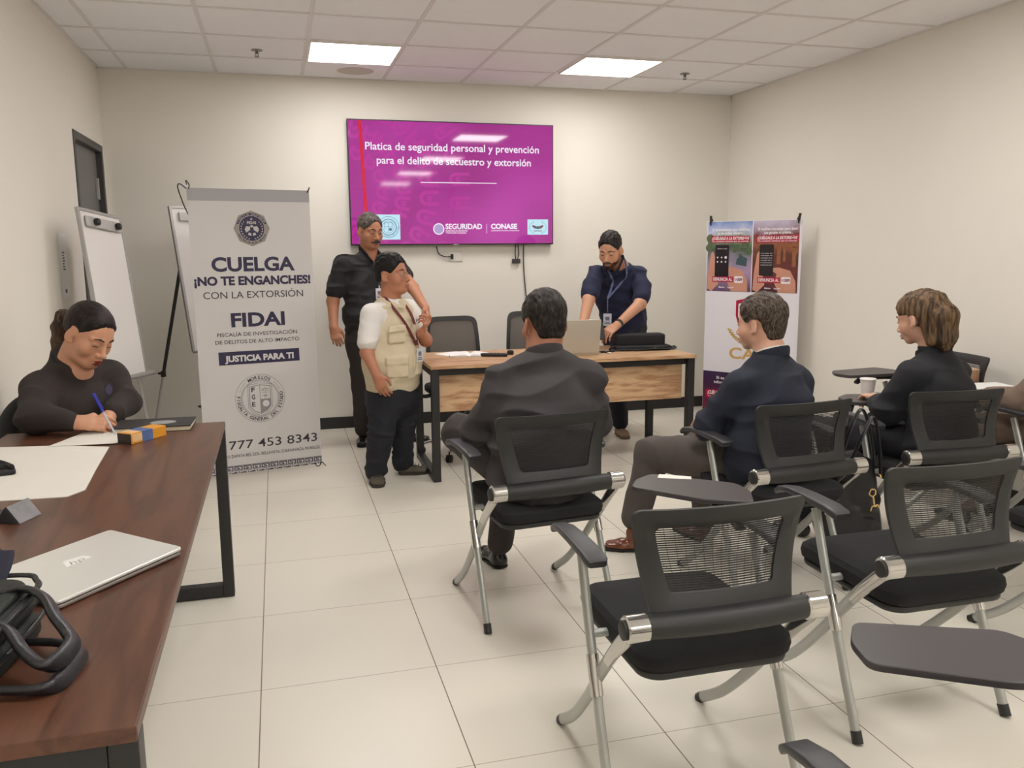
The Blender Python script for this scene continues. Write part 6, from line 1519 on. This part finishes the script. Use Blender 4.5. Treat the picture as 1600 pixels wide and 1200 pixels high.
# ------------------------------------------------------------------ small things around the seated people
hb = empty('handbag', (2.385, 3.10, 0), 0, 'black leather handbag with gold clasps beside the woman in the black blazer', 'handbag')
bl_ = mat('handbag_leather', (25, 25, 29), .35, bump=.3, bscale=200, noise=.1, nscale=20)
F_ = Field(.005); F_.seg((0, 0, .50), (.03, .01, .12), (.130, .055), (.155, .085), .02, side=(1, -.2, 0)); F_.seg((-.10, 0, .545), (.11, -.01, .50), .025, .025, .03); F_.post.append(wrinkle(.012, (9, 9, 9), seed=91)); F_.post.append(lambda P, d: np.maximum(d, .045-P[:, 2])); F_.build('bag_body', bl_, hb)
MB().sweep(smooth_path([(-.06, -.03, .53), (-.02, -.03, .66), (.04, -.02, .755), (.09, -.02, .66), (.12, -.03, .50)]), (.011, .006), side=(0, 1, 0)).build('strap', bl_, hb, smooth=True)
MB().sweep(smooth_path([(-.02, -.05, .53), (.03, -.06, .66), (.09, -.04, .72), (.12, -.05, .60), (.13, -.06, .46)]), (.011, .006), side=(0, 1, 0)).build('strap', bl_, hb, smooth=True)
gm = mat('gold_metal', (222, 190, 130), .2, 1.)
mb = MB(); mb.sweep([(.06+.016*math.cos(a), -.10, .40+.016*math.sin(a)) for a in np.linspace(0, 6.283, 15)[:-1]], .0035, closed=True, n=8)
mb.sweep([(.063, -.10, .385), (.075, -.10, .335)], .0045, n=8).sweep(smooth_path([(.055, -.10, .318), (.062, -.10, .338), (.078, -.10, .336), (.092, -.10, .342), (.098, -.10, .328)], 5), .004, n=8); mb.build('gold_clasp', gm, hb, smooth=True)
MB().sweep([(-.06, -.055, .52), (-.05, -.06, .50)], .007, n=8).sweep([(-.015, -.06, .505), (-.005, -.062, .485)], .007, n=8).sweep([(.12, -.065, .47), (.125, -.066, .455)], .006, n=8).build('strap_buckle', gm, hb, smooth=True)
# tablets with cup and papers at the right
def tablet_on(px, py, z, rz, label, L=.36):
    t = empty('side_tablet', (px, py, 0), rz, label, 'writing tablet')
    MB().prism([(p.x, p.y) for p in rounded_poly([Vector(q) for q in ((-.02, -.11), (L-.04, -.12), (L, -.02), (L-.03, .12), (.03, .10), (-.03, .0))], .03, 5)], z, z+.018).build('tablet_top', ch_tab, t, bevel=.003)
    MB().sweep([(L-.08, 0, z), (L-.08, 0, z-.04), (L-.06, -.02, .44)], (.014, .011), side=(1, 0, 0)).build('tablet_post', ch_blk, t, smooth=True)
    return t
tb1 = empty('writing_tablet', (2.86, 3.56, 0), math.radians(-20), 'dark writing tablet in front of the woman in the black blazer, holding a foam cup', 'writing tablet')
MB().prism([(p.x, p.y) for p in rounded_poly([Vector(q) for q in ((-.14, -.13), (.12, -.16), (.20, -.02), (.16, .12), (-.10, .10), (-.17, .0))], .03, 5)], .684, .702).build('tablet_top', ch_tab, tb1, bevel=.003)
MB().sweep([(-.12, -.08, .684), (-.16, -.16, .64), (-.20, -.26, .60)], (.014, .010), side=(1, 0, 0)).build('tablet_arm', ch_blk, tb1, smooth=True)
cup = empty('foam_cup', (2.865, 3.60, .7025), 0, 'white foam cup standing on the dark writing tablet', 'cup')
fo = mat('white_foam', (228, 224, 222), .6)
MB().lathe([(.026, 0), (.029, .003), (.037, .080), (.039, .082), (.039, .086), (.0355, .086), (.0345, .080), (.026, .008), (.0, .008)], 28, cap=False).lathe([(.026, 0.0), (.0, .0002)], 28, cap=False).build('cup_body', fo, cup, smooth=True)
MB().lathe([(.0395, .083), (.041, .086), (.040, .090), (.037, .091)], 28).build('cup_lid', fo, cup, smooth=True)
kp = empty('crumpled_wrapper', (2.83, 3.50, .7025), 0, 'crumpled clear wrapper lying beside the foam cup', 'wrapper')
F_ = Field(.003); F_.ell((0, 0, .014), (.045, .03, .014)); F_.post.append(wrinkle(.012, (40, 40, 40), seed=95)); F_.post.append(lambda P, d: np.maximum(d, .0005-P[:, 2])); F_.build('wrapper_film', mat('wrapper_grey', (140, 146, 136), .25), kp)
tb2 = empty('writing_tablet', (3.33, 4.24, 0), math.radians(4), 'dark writing tablet farther back, of the chair by the right wall', 'writing tablet')
MB().prism([(p.x, p.y) for p in rounded_poly([Vector(q) for q in ((-.18, -.10), (.20, -.13), (.24, .0), (.20, .12), (-.14, .10), (-.20, .0))], .03, 5)], .700, .718).build('tablet_top', ch_tab, tb2, bevel=.003)
MB().sweep([(.05, .0, .698), (.10, -.02, .690), (.14, -.03, .688)], (.018, .008), side=(0, 1, 0)).build('tablet_arm', ch_blk, tb2, smooth=True)
cb = empty('cardboard_box', (3.715, 3.835, .7002), math.radians(8), 'small brown cardboard box near the right wall, behind the white pad', 'box')
kr = mat('kraft_card', (178, 140, 110), .8, noise=.05)
MB().box((-.05, -.05, 0), (.05, .05, .070)).build('box_body', kr, cb, bevel=.002)
MB().box((-.05, -.05, .070), (-.001, .05, .073)).box((.001, -.05, .070), (.05, .05, .073)).build('box_flap', mat('kraft_card_light', (204, 172, 138), .8, noise=.05), cb)
wt = empty('white_sketch_pad', (3.61, 3.70, 0), 0, 'white pad on a tablet between the blazer woman and the person in brown', 'pad')
MB().prism([(-.16, -.12), (.17, -.14), (.19, .03), (-.14, .07)], .7002, .709).build('pad_pages', pw, wt, bevel=.001)
MB().prism([(-.15, -.10), (.15, -.12), (.18, .20), (-.13, .20)], .690, .700).sweep([(.1, -.05, .690), (.12, -.12, .675), (.13, -.26, .665)], (.014, .008), side=(1, 0, 0)).build('pad_tablet', ch_tab, wt, bevel=.003)
t = sheet('loose_note', [(1.20, 2.525), (1.30, 2.475), (1.315, 2.505), (1.225, 2.565)], 0.6925, .0012, 'small white note on the far edge of the foreground writing tablet')
